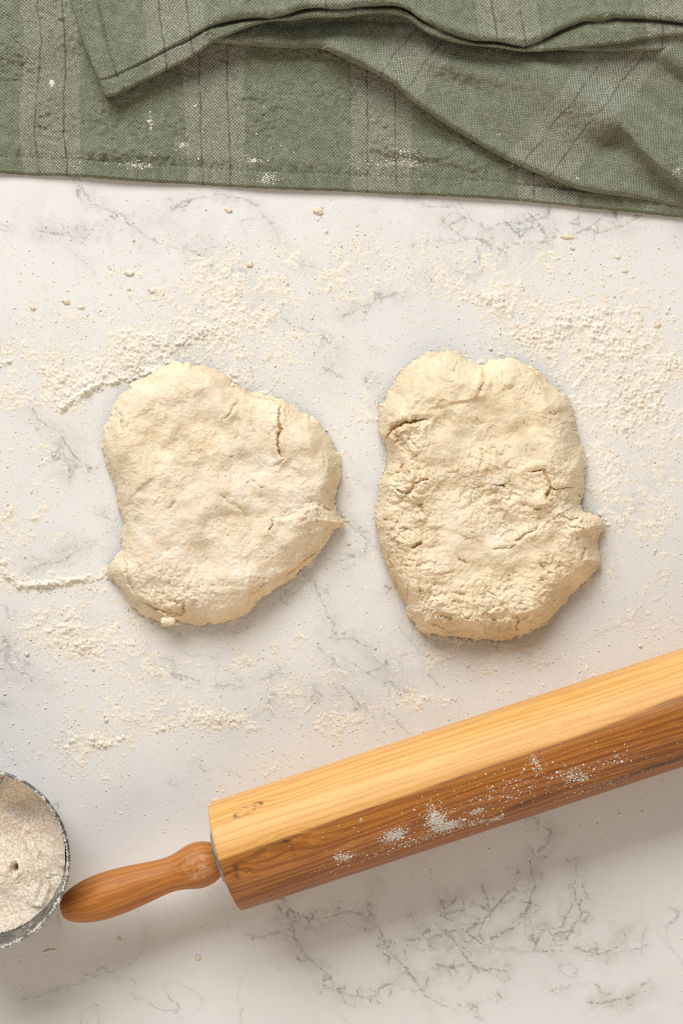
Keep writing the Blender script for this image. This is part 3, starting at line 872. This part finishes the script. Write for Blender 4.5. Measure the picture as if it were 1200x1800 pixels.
# ------------------------------------------------------------------ larger crumbs, one by one
def blob(name, px, py, rx, ry, rot, z0, mat, seed, parent=None, flat=.5):
    g = np.random.default_rng(seed + 900)
    u, v = np.meshgrid(np.linspace(0, 2 * np.pi, 19)[:-1], np.linspace(0, np.pi, 11))
    i = np.arange(u.size).reshape(u.shape)
    q0 = np.stack([i[:-1], np.roll(i[:-1], -1, 1), np.roll(i[1:], -1, 1), i[1:]], -1).reshape(-1, 4)[:, ::-1]
    VV, QQ = [], []
    for lobe in range(4):
        k = .8 if lobe == 0 else g.uniform(.3, .6)
        ox, oy = (0, 0) if lobe == 0 else (g.uniform(-.75, .75) * rx, g.uniform(-.75, .75) * ry)
        a, b = np.cos(u) * np.sin(v), np.sin(u) * np.sin(v)
        n = 1 + .5 * fbm(a * 9 + 50, b * 9 + np.cos(v) * 7 + 50, 5, 3, seed * 4 + lobe)
        x = a * rx * n * k + ox
        y = b * ry * n * k + oy
        c, s_ = math.cos(rot), math.sin(rot)
        rz = min(rx, ry) * flat * k
        VV.append(np.stack([(x * c - y * s_) * S, (x * s_ + y * c) * S, np.cos(v) * n * rz * S + rz * S * .6], -1).reshape(-1, 3))
        QQ.append(q0 + lobe * u.size)
    ob = mesh_from(name, np.vstack(VV), np.vstack(QQ), mat, {'flour': np.full(4 * u.size, .45), 'tan': np.full(4 * u.size, .2)})
    ob.location = tuple(at(px, py, z0))
    return ob


CRUMBS = [(228, 480, 10, 6, .1, 'yellowish butter crumb on the marble above the left dough, longest there'),
          (117, 529, 7, 6, .5, 'round cream crumb on the marble near the left edge, below the towel'),
          (58, 541, 7, 5, .7, 'small tan crumb closest to the left edge of the marble'),
          (143, 540, 6, 4, 0, 'small pale yellow crumb just right of the round cream crumb'),
          (402, 369, 8, 5, .4, 'lone tan crumb on bare marble just under the towel hem'),
          (558, 370, 11, 7, .2, 'broad pinkish crumb in a little flour patch under the towel hem'),
          (440, 464, 6, 7, .1, 'cream crumb standing in the flour band above the left dough'),
          (268, 511, 8, 5, .3, 'cream crumb at the edge of the flour below the long butter crumb'),
          (995, 416, 10, 5, .1, 'flat tan crumb beside the dark veins at upper right'),
          (1005, 436, 6, 4, .2, 'small cream crumb just below the flat tan crumb'),
          (1085, 452, 5, 4, .2, 'small tan crumb upper left in the little trio at right'),
          (1097, 476, 6, 4, .1, 'cream crumb lowest of the little trio at right'),
          (1155, 570, 6, 6, .1, 'round cream crumb alone near the right edge'),
          (612, 955, 5, 4, .1, 'small golden crumb on marble between the two doughs'),
          (610, 914, 5, 4, .1, 'small tan crumb at the torn tip of the left dough'),
          (88, 1671, 11, 3, -.15, 'thin curved yellow shaving on the marble beneath the steel cup'),
          (209, 1651, 4, 4, 0, 'tiny pale crumb on marble below the pin handle'),
          (348, 1683, 6, 5, .2, 'tan crumb at the foot of the flour streak below the pin')]
for i, (x, y, rx, ry, rot, lab) in enumerate(CRUMBS):
    o = blob('crumb', x, y, rx, ry, -rot, 0.0, M_butter if 'butter' in lab or 'yellow' in lab else M_dough, i)
    tag(o, lab, 'crumb', 'larger crumbs lying on the marble')

# ------------------------------------------------------------------ towel
def curve_y(pts):
    p = np.array(smooth_poly(pts, 2, False))
    o = np.argsort(p[:, 0])
    return lambda x: np.interp(x, p[o, 0], p[o, 1])


A_EDGE = curve_y([(-80, 300), (0, 304), (60, 309), (110, 309), (160, 312), (250, 320), (330, 323), (430, 330), (520, 334), (600, 336), (690, 342),
                  (780, 345), (860, 349), (950, 357), (1010, 364), (1100, 372), (1200, 383), (1290, 392)])
B_PTS = [(330, 74), (375, 75), (450, 82), (525, 86), (563, 83), (600, 102), (650, 125), (690, 146), (725, 180), (775, 215), (825, 245), (870, 272),
         (920, 296), (970, 316), (1015, 334), (1060, 342), (1100, 346), (1150, 355), (1200, 366), (1290, 386)]
C_OUT = [(184, 170), (198, 170), (215, 163), (255, 142), (300, 120), (340, 100), (370, 77), (425, 52), (475, 36), (510, 38), (550, 30), (600, 32), (650, 23), (700, 26),
         (725, 38), (745, 57), (785, 72), (825, 80), (880, 84), (910, 91), (950, 91), (1000, 86), (1050, 81), (1100, 75), (1150, 66), (1200, 61), (1290, 58)]
C_W = [(184, 30), (215, 30), (255, 30), (300, 32), (370, 27), (425, 16), (475, 5), (525, 15), (560, 17), (600, 15), (660, 12), (720, 20), (760, 20), (800, 12), (835, 7), (870, 9), (920, 8),
       (950, 18), (990, 34), (1025, 44), (1080, 44), (1150, 30), (1200, 19), (1290, 15)]


def ridge(X, Y, pts, h, w_near, w_far, f_in=.12, f_out=.0):
    """bump along a polyline: w_near on its right-hand (lower) side, w_far on the other"""
    pts = np.asarray(pts, float)
    best = np.full(X.shape, 1e6); sg = np.zeros(X.shape); fr = np.zeros(X.shape)
    n = len(pts) - 1
    for i in range(n):
        a, b = pts[i], pts[i + 1]
        v = b - a
        t = np.clip(((X - a[0]) * v[0] + (Y - a[1]) * v[1]) / (v @ v), 0, 1)
        e = np.hypot(X - a[0] - t * v[0], Y - a[1] - t * v[1])
        s = v[0] * (Y - a[1]) - v[1] * (X - a[0])
        k = e < best
        best[k] = e[k]; sg[k] = s[k]; fr[k] = (i + t[k]) / n
    w = np.where(sg > 0, w_near(fr) if callable(w_near) else w_near, w_far(fr) if callable(w_far) else w_far)
    tp = (sstep(0, f_in, fr) if f_in else 1) * ((1 - sstep(1 - f_out, 1, fr)) if f_out else 1)
    return h * np.exp(-(best / w) ** 2) * tp


MM = .001


def crinkle(X, Y, s):
    a = fbm(X * .8 + Y * .6, Y * 1.1 - X * .5, 14, 3, s)
    m = .45 + .8 * sstep(-.25, .3, fbm(X, Y, 90, 2, s + 7))
    b = fbm(X, Y, 7, 2, s + 5)
    return m * (.62 * MM * a + .42 * MM * b)


def zA(X, Y):
    q = A_EDGE(X) - Y                      # distance above the hem edge
    z = 1.6 * MM + 1.2 * MM * (fbm(X, Y, 150, 2, 201) + .3)
    z = z + 1.7 * crinkle(X, Y, 203) * sstep(10, 50, q)
    pk = fbm(X, Y * .35, 13, 3, 207) + .35 * np.sin(X * 2 * np.pi / 21 + 3 * fbm(X, X * 0, 80, 2, 208))
    hemw = 30 + 2 * fbm(X, Y * 0, 60, 2, 209)
    z = z + 1.5 * MM * sstep(0, 5, q) * (1 - sstep(hemw - 3, hemw + 1, q)) + 1.0 * MM * pk * np.exp(-((q - hemw) / 16) ** 2)
    z = z - .45 * MM * np.exp(-((q - hemw) / 2.2) ** 2) * (.5 + pk)
    puff = np.clip(.55 + .6 * fbm(X, X * 0, 110, 2, 211), .1, 1.3) * (1 - .5 * sstep(500, 900, X))
    z = z + 2.0 * MM * puff * np.exp(-((q - hemw - 15 - 6 * puff) / 15) ** 2)
    z = z + ridge(X, Y, [(-60, 100), (0, 94), (70, 80), (130, 62), (170, 50)], 2.2 * MM, 26, 40, 0, .35)
    z = z + ridge(X, Y, [(20, 250), (70, 190), (130, 140)], 1.8 * MM, 26, 30, .3, .3)
    z = z + ridge(X, Y, [(120, 262), (230, 270), (330, 262)], 2.0 * MM, 14, 22, .3, .3)
    z = z + ridge(X, Y, [(610, 250), (690, 262), (800, 280), (900, 300)], 2.6 * MM, 12, 26, .3, .3)
    z = z - 1.2 * MM * (1 - sstep(0, 4, q))
    return np.maximum(z, .5 * MM)


B_E = curve_y(B_PTS)


def zB(X, Y):
    q = B_E(X) - Y
    cedge = np.interp(X, [p[0] for p in C_OUT], [p[1] for p in C_OUT])
    h = 7.5 * MM * (1 - .35 * sstep(1000, 1200, X) * (1 - sstep(0, 80, q))) * (.9 + .1 * sstep(340, 560, X))
    z = h + 3.0 * MM * np.exp(-((q - 12) / 13) ** 2) * (1 - .4 * sstep(950, 1100, X))
    z = z + 1.8 * MM * fbm(X, Y, 120, 2, 221) + .9 * crinkle(X, Y, 223)
    z = z + ridge(X, Y, [(560, 70), (640, 105), (720, 160), (800, 235)], 5.5 * MM, 18, 34, .15, .4)
    z = z + ridge(X, Y, [(700, 75), (770, 110), (860, 135), (930, 150)], 5.0 * MM, 20, 26, .3, .4)
    z = z + ridge(X, Y, [(870, 80), (930, 120), (1000, 165), (1060, 193), (1098, 216), (1126, 258), (1165, 294), (1210, 326), (1290, 380)], 11.5 * MM,
                  lambda f: 54 - 42 * sstep(.34, .6, f), lambda f: 30 + 28 * sstep(.4, .7, f), .25)
    z = z - 2.6 * MM * np.exp(-(((X - 1052) / 48) ** 2 + ((Y - 268) / 34) ** 2))
    z = z - ridge(X, Y, [(1100, 100), (1160, 150), (1230, 190)], 8.0 * MM, 34, 30, .3)
    z = z + ridge(X, Y, [(1150, 60), (1200, 110), (1260, 160)], 6.0 * MM, 28, 36, .3)
    z = z + ridge(X, Y, [(820, 150), (900, 215), (1000, 290)], 1.6 * MM, 26, 26, .3, .3)
    z = z - 3.0 * MM * sstep(10, 150, q)
    rr = np.clip(q / 9, 0, 1)
    foot = 3.2 * MM
    z = foot + (z - foot) * np.sqrt(np.clip(1 - (1 - rr) ** 2, 0, 1))
    gp = sstep(440, 500, X) * (1 - sstep(690, 740, X))
    z = z - (5.5 * MM + 2 * MM * gp) * sstep(-14 - 12 * gp, 26 - 22 * gp, cedge - Y)
    return np.maximum(z, 3.0 * MM)


def zC(X, Y, q, w, s):
    base = np.interp(X, [120, 190, 300, 420, 520, 700, 850, 950, 1080, 1290], np.array([10.5, 10.5, 12.5, 16, 20.5, 19.0, 14.5, 14, 13, 13]) * MM)
    z = base + 1.0 * MM * fbm(X, Y, 110, 2, 241) + 1.0 * crinkle(X, Y, 243)
    g = sstep(w - 2, w + 5, q)
    hem = 1.5 * MM * np.sqrt(np.clip(1 - ((q - w * .5) / (w * .5 + 2)) ** 2, 0, 1)) * (1 - g)
    z = z + hem - 1.0 * MM * (1 - g) + 2.6 * MM * g * (.35 + .65 * sstep(380, 480, X))
    z = z - 5.2 * MM * np.exp(-((q - w) / 2.6) ** 2) * (.2 + .8 * sstep(240, 420, X)) * np.clip(.75 + 1.3 * fbm(X, X * 0, 90, 2, 247), .15, 1.3)
    z = z + 1.8 * MM * np.exp(-((q - w - 14) / 9) ** 2) * sstep(300, 450, X)
    z = z - 5.5 * MM * np.clip((q - 26) / 110, 0, 1)
    z = z + ridge(X, Y, [(240, 118), (262, 100), (330, 62), (420, 10)], 2.2 * MM, 14, 26, .2)
    z = z + ridge(X, Y, [(165, 60), (190, 30), (200, -40)], 1.6 * MM, 14, 18, .2)
    return z


def sheet_attrs(u, v, stitch):
    return {'u': u, 'v': v, 'stitch': stitch}


def build_towel():
    root = empty('kitchen_towel', tuple(at(620, 150, 0)))
    tag(root, 'rumpled sage green kitchen towel with pale woven stripes lying along the top', 'towel')
    # lowest layer
    xs = np.arange(-70, 1275, 2.2)
    qs = np.concatenate([np.array([0, 0, .6, 1.4, 2.4, 3.6]), np.arange(5, 400, 2.2)])
    Q, X = np.meshgrid(qs, xs, indexing='ij')
    X = X + 1.0 * fbm(X, Q, 20, 2, 230)
    E = A_EDGE(X) + 1.0 * fbm(X, X * 0, 14, 2, 231)
    Y = E - Q
    z = zA(X, Y)
    z[0] = .05 * MM
    P = at(X, Y, 0)
    k = (CAM_H - z) / CAM_H
    P[..., 0] *= k; P[..., 1] *= k; P[..., 2] = z
    u = X - 30 + .10 * (Y - 200) * sstep(600, 0, X) * -1 - 26 * np.exp(-((X - 60) / 90) ** 2) * sstep(240, 60, Y)
    hemw = 30 + 2 * fbm(X, Y * 0, 60, 2, 209)
    dash = (np.sin(X * 2 * np.pi / 9) > -.3)
    st = np.maximum(np.exp(-((Q - hemw) / 1.7) ** 2) * dash, .5 * np.exp(-((Q - 2.5) / 1.5) ** 2))
    mesh_from('lower_layer', P.reshape(-1, 3), grid_quads(*X.shape, flip=True), M_cloth, sheet_attrs(u, Y, st), parent=root)
    # diagonal fold
    b = smooth_poly(B_PTS, 3, False)
    L = np.concatenate([[0], np.cumsum(np.hypot(*np.diff(b, axis=0).T))])
    ss = np.arange(0, L[-1], 2.0)
    bx = np.interp(ss, L, b[:, 0]); by = np.interp(ss, L, b[:, 1])
    tq = np.concatenate([np.array([0, .4, 1, 1.8, 2.8, 4]), np.arange(5.5, 420, 2.2)])
    T, I = np.meshgrid(tq, np.arange(len(ss)), indexing='ij')
    X = bx[I]; Y = by[I] - T
    keep = Y > -40
    z = zB(X, Y)
    z[0] = 2.2 * MM
    P = at(X, Y, 0)
    k = (CAM_H - z) / CAM_H
    P[..., 0] *= k; P[..., 1] *= k; P[..., 2] = z
    u = .79 * X + .61 * Y - 579 + 5 * fbm(X, Y, 60, 2, 236)
    v = -.61 * X + .79 * Y
    qd = grid_quads(*X.shape, flip=True)
    ok = keep.ravel()[qd].all(1)
    V, QQ, A = compact(P.reshape(-1, 3), qd[ok], sheet_attrs(u, v, np.zeros(X.shape)))
    mesh_from('diagonal_fold', V, QQ, M_cloth_back, A, parent=root)
    # top flap with its hemmed corner
    c = smooth_poly(C_OUT, 3, False)
    L = np.concatenate([[0], np.cumsum(np.hypot(*np.diff(c, axis=0).T))])
    ss = np.arange(0, L[-1], 1.9)
    cx = np.interp(ss, L, c[:, 0]); cy = np.interp(ss, L, c[:, 1])
    frac = ss / L[-1]
    tx = 112 + (1290 - 112) * np.clip((cx - 184) / (1290 - 184), 0, 1)
    ty = np.full(len(ss), -70.0)
    tq = np.concatenate([np.linspace(0, 34, 30), np.arange(36, 250, 2.2)])
    TT, I = np.meshgrid(tq, np.arange(len(ss)), indexing='ij')
    span = np.hypot(tx - cx, ty - cy)[I]
    t = np.clip(TT / span, 0, 1)
    X = cx[I] * (1 - t) + tx[I] * t
    Y = cy[I] * (1 - t) + ty[I] * t
    bow = 10 * np.sin(np.pi * np.clip(t, 0, 1)) * np.exp(-(ss[I] / 60) ** 2)
    X = X - bow
    w = np.interp(X, [p[0] for p in C_W], [p[1] for p in C_W])
    z = zC(X, Y, TT, w, ss[I])
    lw = 34.0                                # hem along the short left side
    le = ss[I] * (1 - .35 * t)
    gl = np.exp(-((le - lw) / 2.0) ** 2) * sstep(20, 30, TT)
    z = z - 1.3 * MM * gl + .8 * MM * (1 - sstep(lw - 4, lw, le)) * sstep(0, 10, le)
    # edges roll down
    rl = np.minimum(np.clip(TT / 5, 0, 1), np.clip(le / 6, 0, 1))
    low = np.interp(X, [184, 300, 420, 520, 1290], np.array([3.5, 6.0, 9.5, 15, 8.5]) * MM)
    z = low + (z - low) * np.sqrt(np.clip(1 - (1 - rl) ** 2, 0, 1))
    P = at(X, Y, 0)
    k = (CAM_H - z) / CAM_H
    P[..., 0] *= k; P[..., 1] *= k; P[..., 2] = z
    u = X - 255 + (293 if False else 0) + .12 * (50 - Y)
    dash = (np.sin(TT * 2 * np.pi / 9) > -.4)
    st = np.maximum(gl * dash, np.exp(-((TT - w) / 1.7) ** 2) * (1 - sstep(250, 420, X)) * (np.sin(ss[I] * 2 * np.pi / 9) > -.4) * sstep(24, 34, le))
    mesh_from('top_flap', P.reshape(-1, 3), grid_quads(*X.shape, flip=True), M_cloth, sheet_attrs(u, Y, st), parent=root)
    # a further layer of cloth peeking out beneath the flap at the right
    pts = smooth_poly([(930, 84), (1000, 89), (1060, 91), (1110, 90), (1160, 88), (1210, 87), (1290, 86)], 2, False)
    xx = np.arange(930, 1285, 2.2)
    ee = np.interp(xx, pts[:, 0], pts[:, 1])
    tq = np.concatenate([np.linspace(0, 6, 8), np.arange(8, 60, 2.2)])
    T, X = np.meshgrid(tq, xx, indexing='ij')
    Y = ee[((X - 930) / 2.2).round().astype(int)] - T
    z = 9.3 * MM - 2 * MM * sstep(990, 930, X) + .7 * crinkle(X, Y, 251)
    r = np.clip(T / 6, 0, 1)
    z = 6.5 * MM + (z - 6.5 * MM) * np.sqrt(np.clip(1 - (1 - r) ** 2, 0, 1))
    P = at(X, Y, 0)
    k = (CAM_H - z) / CAM_H
    P[..., 0] *= k; P[..., 1] *= k; P[..., 2] = z
    mesh_from('inner_layer', P.reshape(-1, 3), grid_quads(*X.shape, flip=True), M_cloth, sheet_attrs(X - 840, Y, 0 * X), parent=root)
    # flour specks caught on the weave
    spots = [(265, 215, 4, 12, 60), (320, 255, 8, 6, 50), (470, 313, 14, 9, 160), (245, 290, 22, 5, 150), (447, 283, 14, 4, 60), (720, 288, 30, 5, 120),
             (710, 270, 26, 10, 70), (467, 189, 5, 3, 14), (342, 185, 4, 3, 14), (1015, 312, 4, 4, 10), (875, 236, 4, 3, 10), (340, 240, 60, 50, 50),
             (650, 290, 40, 20, 50), (1190, 300, 10, 6, 30), (150, 280, 60, 10, 40), (470, 260, 60, 20, 30), (898, 293, 5, 3, 10), (570, 85, 6, 3, 16)]
    xs, ys = [], []
    for x, y, rx, ry, n in spots:
        xs.append(rng.normal(x, rx * .6, n)); ys.append(rng.normal(y, ry * .6, n))
    x = np.concatenate(xs); y = np.concatenate(ys)
    top = np.where(y < B_E(x), np.where(x > 560, zB(x, y), zA(x, y)), zA(x, y))
    r = np.clip(rng.lognormal(-.2, .4, len(x)), .4, 2.2) * S
    k = (CAM_H - top) / CAM_H
    P = np.stack([(x - 600) * S * k, (900 - y) * S * k, top + r * .3], -1)
    v, f = crumbs(P, r, .5)
    o = mesh_from('flour_speck', v, f, M_flour, parent=root)
    o['kind'] = 'stuff'
    zc = zA(np.array([92.0]), np.array([148.0]))[0]
    o = blob('crumb', 92, 148, 4, 9, .15, zc, M_butter, 77)
    tag(o, 'pale seed shaped crumb lying on the green towel', 'crumb')


build_towel()

# ------------------------------------------------------------------ rolling pin
def build_pin():
    O = np.array([397.0, 1505.0])
    dirp = np.array([.9505, -.3108])
    R = 97 * S * (CAM_H - .027) / CAM_H
    kz = S * (CAM_H - R) / CAM_H
    o3 = at(O[0], O[1], R)
    ax = np.array([dirp[0], -dirp[1], 0])          # world axis, pointing right/up
    side = np.array([dirp[1] * -1 * -1, dirp[0] * -1, 0])   # towards the bottom of the photo
    side = np.array([.3108, -.9505, 0])
    root = empty('rolling_pin', (o3[0], o3[1], 0))
    tag(root, 'golden brown wooden rolling pin with floured barrel and turned handle', 'rolling pin')

    def lathe(name, prof, mat, na, extra=None, parent=root):
        prof = np.asarray(prof, float)
        A = np.linspace(-np.pi, np.pi, na, endpoint=False)
        L, AN = np.meshgrid(prof[:, 0], A, indexing='ij')
        RR = np.repeat(prof[:, 1][:, None], na, 1)
        P = o3 + (L[..., None] * kz) * ax + RR[..., None] * kz * (np.cos(AN)[..., None] * np.array([0, 0, 1]) + np.sin(AN)[..., None] * side)
        i = np.arange(L.size).reshape(L.shape)
        q = np.stack([i[:-1], i[1:], np.roll(i[1:], -1, 1), np.roll(i[:-1], -1, 1)], -1).reshape(-1, 4)
        at_ = {'lon': L, 'ang': np.degrees(AN)}
        if extra: at_.update(extra(L, AN))
        return mesh_from(name, P.reshape(-1, 3), q, mat, at_, parent=parent)

    RB = R / kz
    LEN = 1010
    end = [(2.5, 0.5), (2.2, RB * .5), (1.2, RB - 9), (0.2, RB - 5), (0.0, RB - 2.6), (.8, RB - 1.0), (2.6, RB - .2)]
    prof = end + [(x, RB) for x in np.arange(5, LEN - 4, 3.0)] + [(LEN - a, b) for a, b in end[::-1]]

    def ex(L, AN):
        deg = np.degrees(AN)
        perp = deg * RB * np.pi / 180          # arc length in px from the crest
        kn = np.zeros(L.shape); dk = np.zeros(L.shape)
        # eye knot near the left end, and dark flecks along the heartwood edge
        lx, ly = 70, -88
        e = np.hypot((L - lx) / 25, (perp - ly + .18 * (L - lx)) / 8.5)
        e = e + .12 * fbm(L, perp, 12, 2, 301)
        dk = np.maximum(dk, .85 * np.exp(-((e - 1) / .13) ** 2) * (.3 + .7 * sstep(-.3, .2, fbm(L, perp, 20, 2, 302))))
        dk = np.maximum(dk, .5 * np.exp(-((e - .55) / .14) ** 2) * sstep(0, 12, L - lx + 8))
        kn += np.exp(-(e / 1.6) ** 2) * .6
        for kx, ky, sx, sy, a in [(119, -14, 9, 4, .95), (134, -17, 14, 2.2, .7), (104, -12, 14, 2.4, .7), (24, 4, 6, 7, .85), (22, 16, 5, 10, .5), (40, -2, 26, 3, .65), (75, -7, 30, 2.5, .55), (10, 7, 8, 3, .6), (125, 4, 4, 12, .35),
                                  (520, 58, 30, 4, .5), (560, 52, 26, 3, .6), (600, 46, 30, 2.5, .5), (760, 74, 90, 7, .75), (830, 70, 60, 8, .7), (690, 80, 60, 4, .5)]:
            g = np.exp(-(((L - kx) / sx) ** 2 + ((perp - ky + 5 * fbm(L, perp, 40, 2, 304)) / sy) ** 2))
            dk = np.maximum(dk, a * g)
            if sx < 20: kn += .5 * np.exp(-(((L - kx) / 40) ** 2 + ((perp - ky) / 14) ** 2))
        # long ring arches (cathedral grain) near the right middle
        kn += 1.1 * np.exp(-(((L - 420) / 140) ** 2 + ((perp - 20) / 22) ** 2)) + .8 * np.exp(-(((L - 700) / 160) ** 2 + ((perp - 30) / 24) ** 2))
        fl = .34 * sstep(0, 30, perp) * (1 - sstep(80, 130, perp)) * sstep(120, 260, L)
        for kx, ky, sx, sy, a in [(296, 38, 22, 12, 1.0), (372, 36, 16, 22, 1.0), (388, 54, 24, 9, 1.15), (330, 62, 60, 16, .55), (205, 50, 14, 10, .9), (320, 50, 90, 40, .4), (560, 20, 50, 40, .45), (620, 36, 70, 30, .55), (612, 34, 14, 10, .9), (690, 30, 40, 30, .45),
                                  (440, 70, 120, 18, .6), (600, -20, 30, 24, .5), (800, -60, 40, 20, .25), (470, 10, 60, 40, .35)]:
            fl = np.maximum(fl, a * np.exp(-(((L - kx) / sx) ** 2 + ((perp - ky) / sy) ** 2)))
        return {'knot': kn, 'knot_dark': dk, 'flour': fl}
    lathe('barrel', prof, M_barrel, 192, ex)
    lathe('washer', [(3, 4), (-10, 4), (-11.5, 30), (-12.5, 46), (-12, 51), (-10, 53), (3, 53)], M_washer, 64)
    lathe('washer', [(LEN - 3, 4), (LEN + 10, 4), (LEN + 11.5, 30), (LEN + 12.5, 46), (LEN + 12, 51), (LEN + 10, 53), (LEN - 3, 53)][::-1], M_washer, 64)
    hp = np.array([(0, 22), (6, 24), (15, 28.5), (24, 34), (34, 38), (46, 39.8), (58, 39.6), (70, 36.8), (84, 32.6), (98, 30.4), (112, 30.2), (130, 32), (155, 35.2), (180, 38),
                   (205, 39.6), (228, 39.9), (248, 38), (264, 35), (278, 30.8), (288, 26.6), (296, 21.5), (300, 17), (302.5, 10), (303, 3)])
    a2 = np.linspace(0, 303, 130)
    hr = np.interp(a2, hp[:, 0], hp[:, 1])
    hr[5:-12] = np.convolve(hr, np.ones(5) / 5, 'same')[5:-12]
    tail = [(301.5, 15), (302.6, 9), (303, 2)]
    ph = [(-a, b) for a, b in zip(a2[:-3], hr[:-3])] + [(-a, b) for a, b in tail]

    def exh(L, AN):
        deg = np.degrees(AN)
        return {'flour': 1.0 * np.exp(-(((L + 48) / 26) ** 2 + ((deg + 5) / 34) ** 2)) + .12 * sstep(-240, -40, L)}
    lathe('handle', ph[::-1], M_handle, 72, exh)
    lathe('handle', [(LEN - a, b) for a, b in ph], M_handle, 72, exh)

    # loose flour sitting on the barrel
    L, A = [], []
    for kx, ky, sx, sy, n in [(296, 38, 20, 10, 330), (372, 36, 14, 20, 420), (385, 54, 22, 7, 420), (205, 50, 13, 9, 90), (196, 42, 10, 7, 50), (330, 64, 60, 8, 120), (420, 66, 40, 8, 120), (440, 44, 10, 5, 60),
                              (612, 34, 22, 16, 110), (630, 46, 8, 6, 60), (560, -8, 7, 14, 60), (520, 20, 80, 26, 110), (690, 30, 22, 14, 40), (470, 76, 16, 4, 60), (660, 80, 60, 8, 60), (500, 30, 250, 40, 200), (250, -8, 3, 3, 6), (255, 66, 90, 12, 60)]:
        n = int(n * 1.5)
        L.append(rng.normal(kx, sx * .62, n)); A.append(rng.normal(ky, sy * .62, n))
    L = np.concatenate(L); A = np.concatenate(A)
    k = (L > 4) & (np.abs(A) < 140)
    L, A = L[k], A[k]
    an = A / RB
    r = np.clip(rng.lognormal(-.35, .45, len(L)), .35, 2.4) * S
    N = np.cos(an)[:, None] * np.array([0, 0, 1]) + np.sin(an)[:, None] * side
    P = o3 + (L * kz)[:, None] * ax + N * (RB * kz + r * .05)[:, None]
    v, f = crumbs(P, r, .45)
    o = mesh_from('flour_speck', v, f, M_flour, parent=root)
    o['kind'] = 'stuff'


build_pin()

# ------------------------------------------------------------------ steel cup of flour
def build_cup():
    hz = .052
    C = at(-37, 1512, hz)
    kz = S * (CAM_H - hz) / CAM_H
    R = 161 * kz
    root = empty('measuring_cup', (C[0], C[1], 0))
    tag(root, 'dark steel measuring cup with floury rim at the lower left edge', 'cup')
    na = 160
    prof = [(0.0, .0004), (R * .58, .0004), (R * .63, .0012), (R * .67, .004), (R * .80, .02), (R * .92, .04), (R * .972, hz - .004), (R * .985, hz - .0018), (R * .999, hz - .0008), (R * 1.0, hz), (R * .993, hz + .0007),
            (R * .982, hz + .0008), (R * .972, hz + .0002), (R * .966, hz - .0015), (R * .955, hz - .004), (R * .905, .04), (R * .785, .02), (R * .655, .005), (R * .6, .0022), (0, .002)]
    prof = np.array(prof)
    A = np.linspace(0, 2 * np.pi, na, endpoint=False)
    RR, AN = np.meshgrid(prof[:, 0], A, indexing='ij')
    ZZ = np.repeat(prof[:, 1][:, None], na, 1)
    P = np.stack([C[0] + RR * np.cos(AN), C[1] + RR * np.sin(AN), ZZ], -1)
    i = np.arange(RR.size).reshape(RR.shape)
    q = np.stack([i[:-1], np.roll(i[:-1], -1, 1), np.roll(i[1:], -1, 1), i[1:]], -1).reshape(-1, 4)
    mesh_from('body', P.reshape(-1, 3), q, M_cup, parent=root)
    # flour caked on the rim
    n = 6500
    a = rng.uniform(-2.4, 2.0, n)
    lump = .35 + 1.6 * fbm(a * 60, a * 0 + 3, 9, 3, 401)
    k = rng.uniform(0, 1, n) < np.clip(lump * 1.1, .08, 1)
    a = a[k]
    rr = R * np.minimum(rng.normal(.980, .009, len(a)), .996)
    r = np.clip(rng.lognormal(-.3, .5, len(a)), .35, 2.6) * S
    P = np.stack([C[0] + rr * np.cos(a), C[1] + rr * np.sin(a), hz + .0006 - np.abs(rr / R - .983) * .03 + r * .1], -1)
    v, f = crumbs(P, r, .5)
    o = mesh_from('rim_flour', v, f, M_flour, parent=root)
    o['kind'] = 'stuff'
    # flour inside
    zr, zn = .90, 190
    t = np.linspace(-1, 1, zn)
    X, Y = np.meshgrid(t, t)
    rad = np.hypot(X, Y)
    px = -37 + X * 150; py = 1512 - Y * 150
    h = .0345 + .003 * fbm(px, py, 90, 2, 411) + .0012 * fbm(px, py, 34, 2, 413) + .0003 * fbm(px, py, 9, 2, 415)
    h = h + .0045 * sstep(.6, 1, rad)
    h -= .007 * np.exp(-(((px - 36) / 34) ** 2 + ((py - 1420) / 30) ** 2))           # scooped hollow
    h -= .009 * np.exp(-(((px - 14) / 5) ** 2 + ((py - 1543) / 8) ** 2))             # small pit
    cr = np.abs(fbm(px + 8 * fbm(px, py, 20, 2, 421), py, 44, 3, 419))
    h -= .0012 * (1 - sstep(0, .03, cr)) * sstep(0, .3, fbm(px, py, 40, 2, 425))
    st, _ = poly_dist(px, py, [(40, 1480), (62, 1520), (70, 1570), (60, 1600)])
    h += .0016 * np.exp(-((st - 9) / 6) ** 2)
    q = grid_quads(zn, zn, flip=True)
    ok = (rad.ravel()[q] < 1.0).all(1)
    V = np.stack([C[0] + X * R * zr, C[1] + Y * R * zr, h], -1).reshape(-1, 3)
    V, Q, _ = compact(V, q[ok], {})
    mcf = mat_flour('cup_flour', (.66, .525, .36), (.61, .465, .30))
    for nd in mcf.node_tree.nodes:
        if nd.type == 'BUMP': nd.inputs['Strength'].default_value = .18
    o = mesh_from('flour', V, Q, mcf)
    tag(o, 'heap of beige flour inside the dark steel cup', 'flour', kind='stuff')


build_cup()
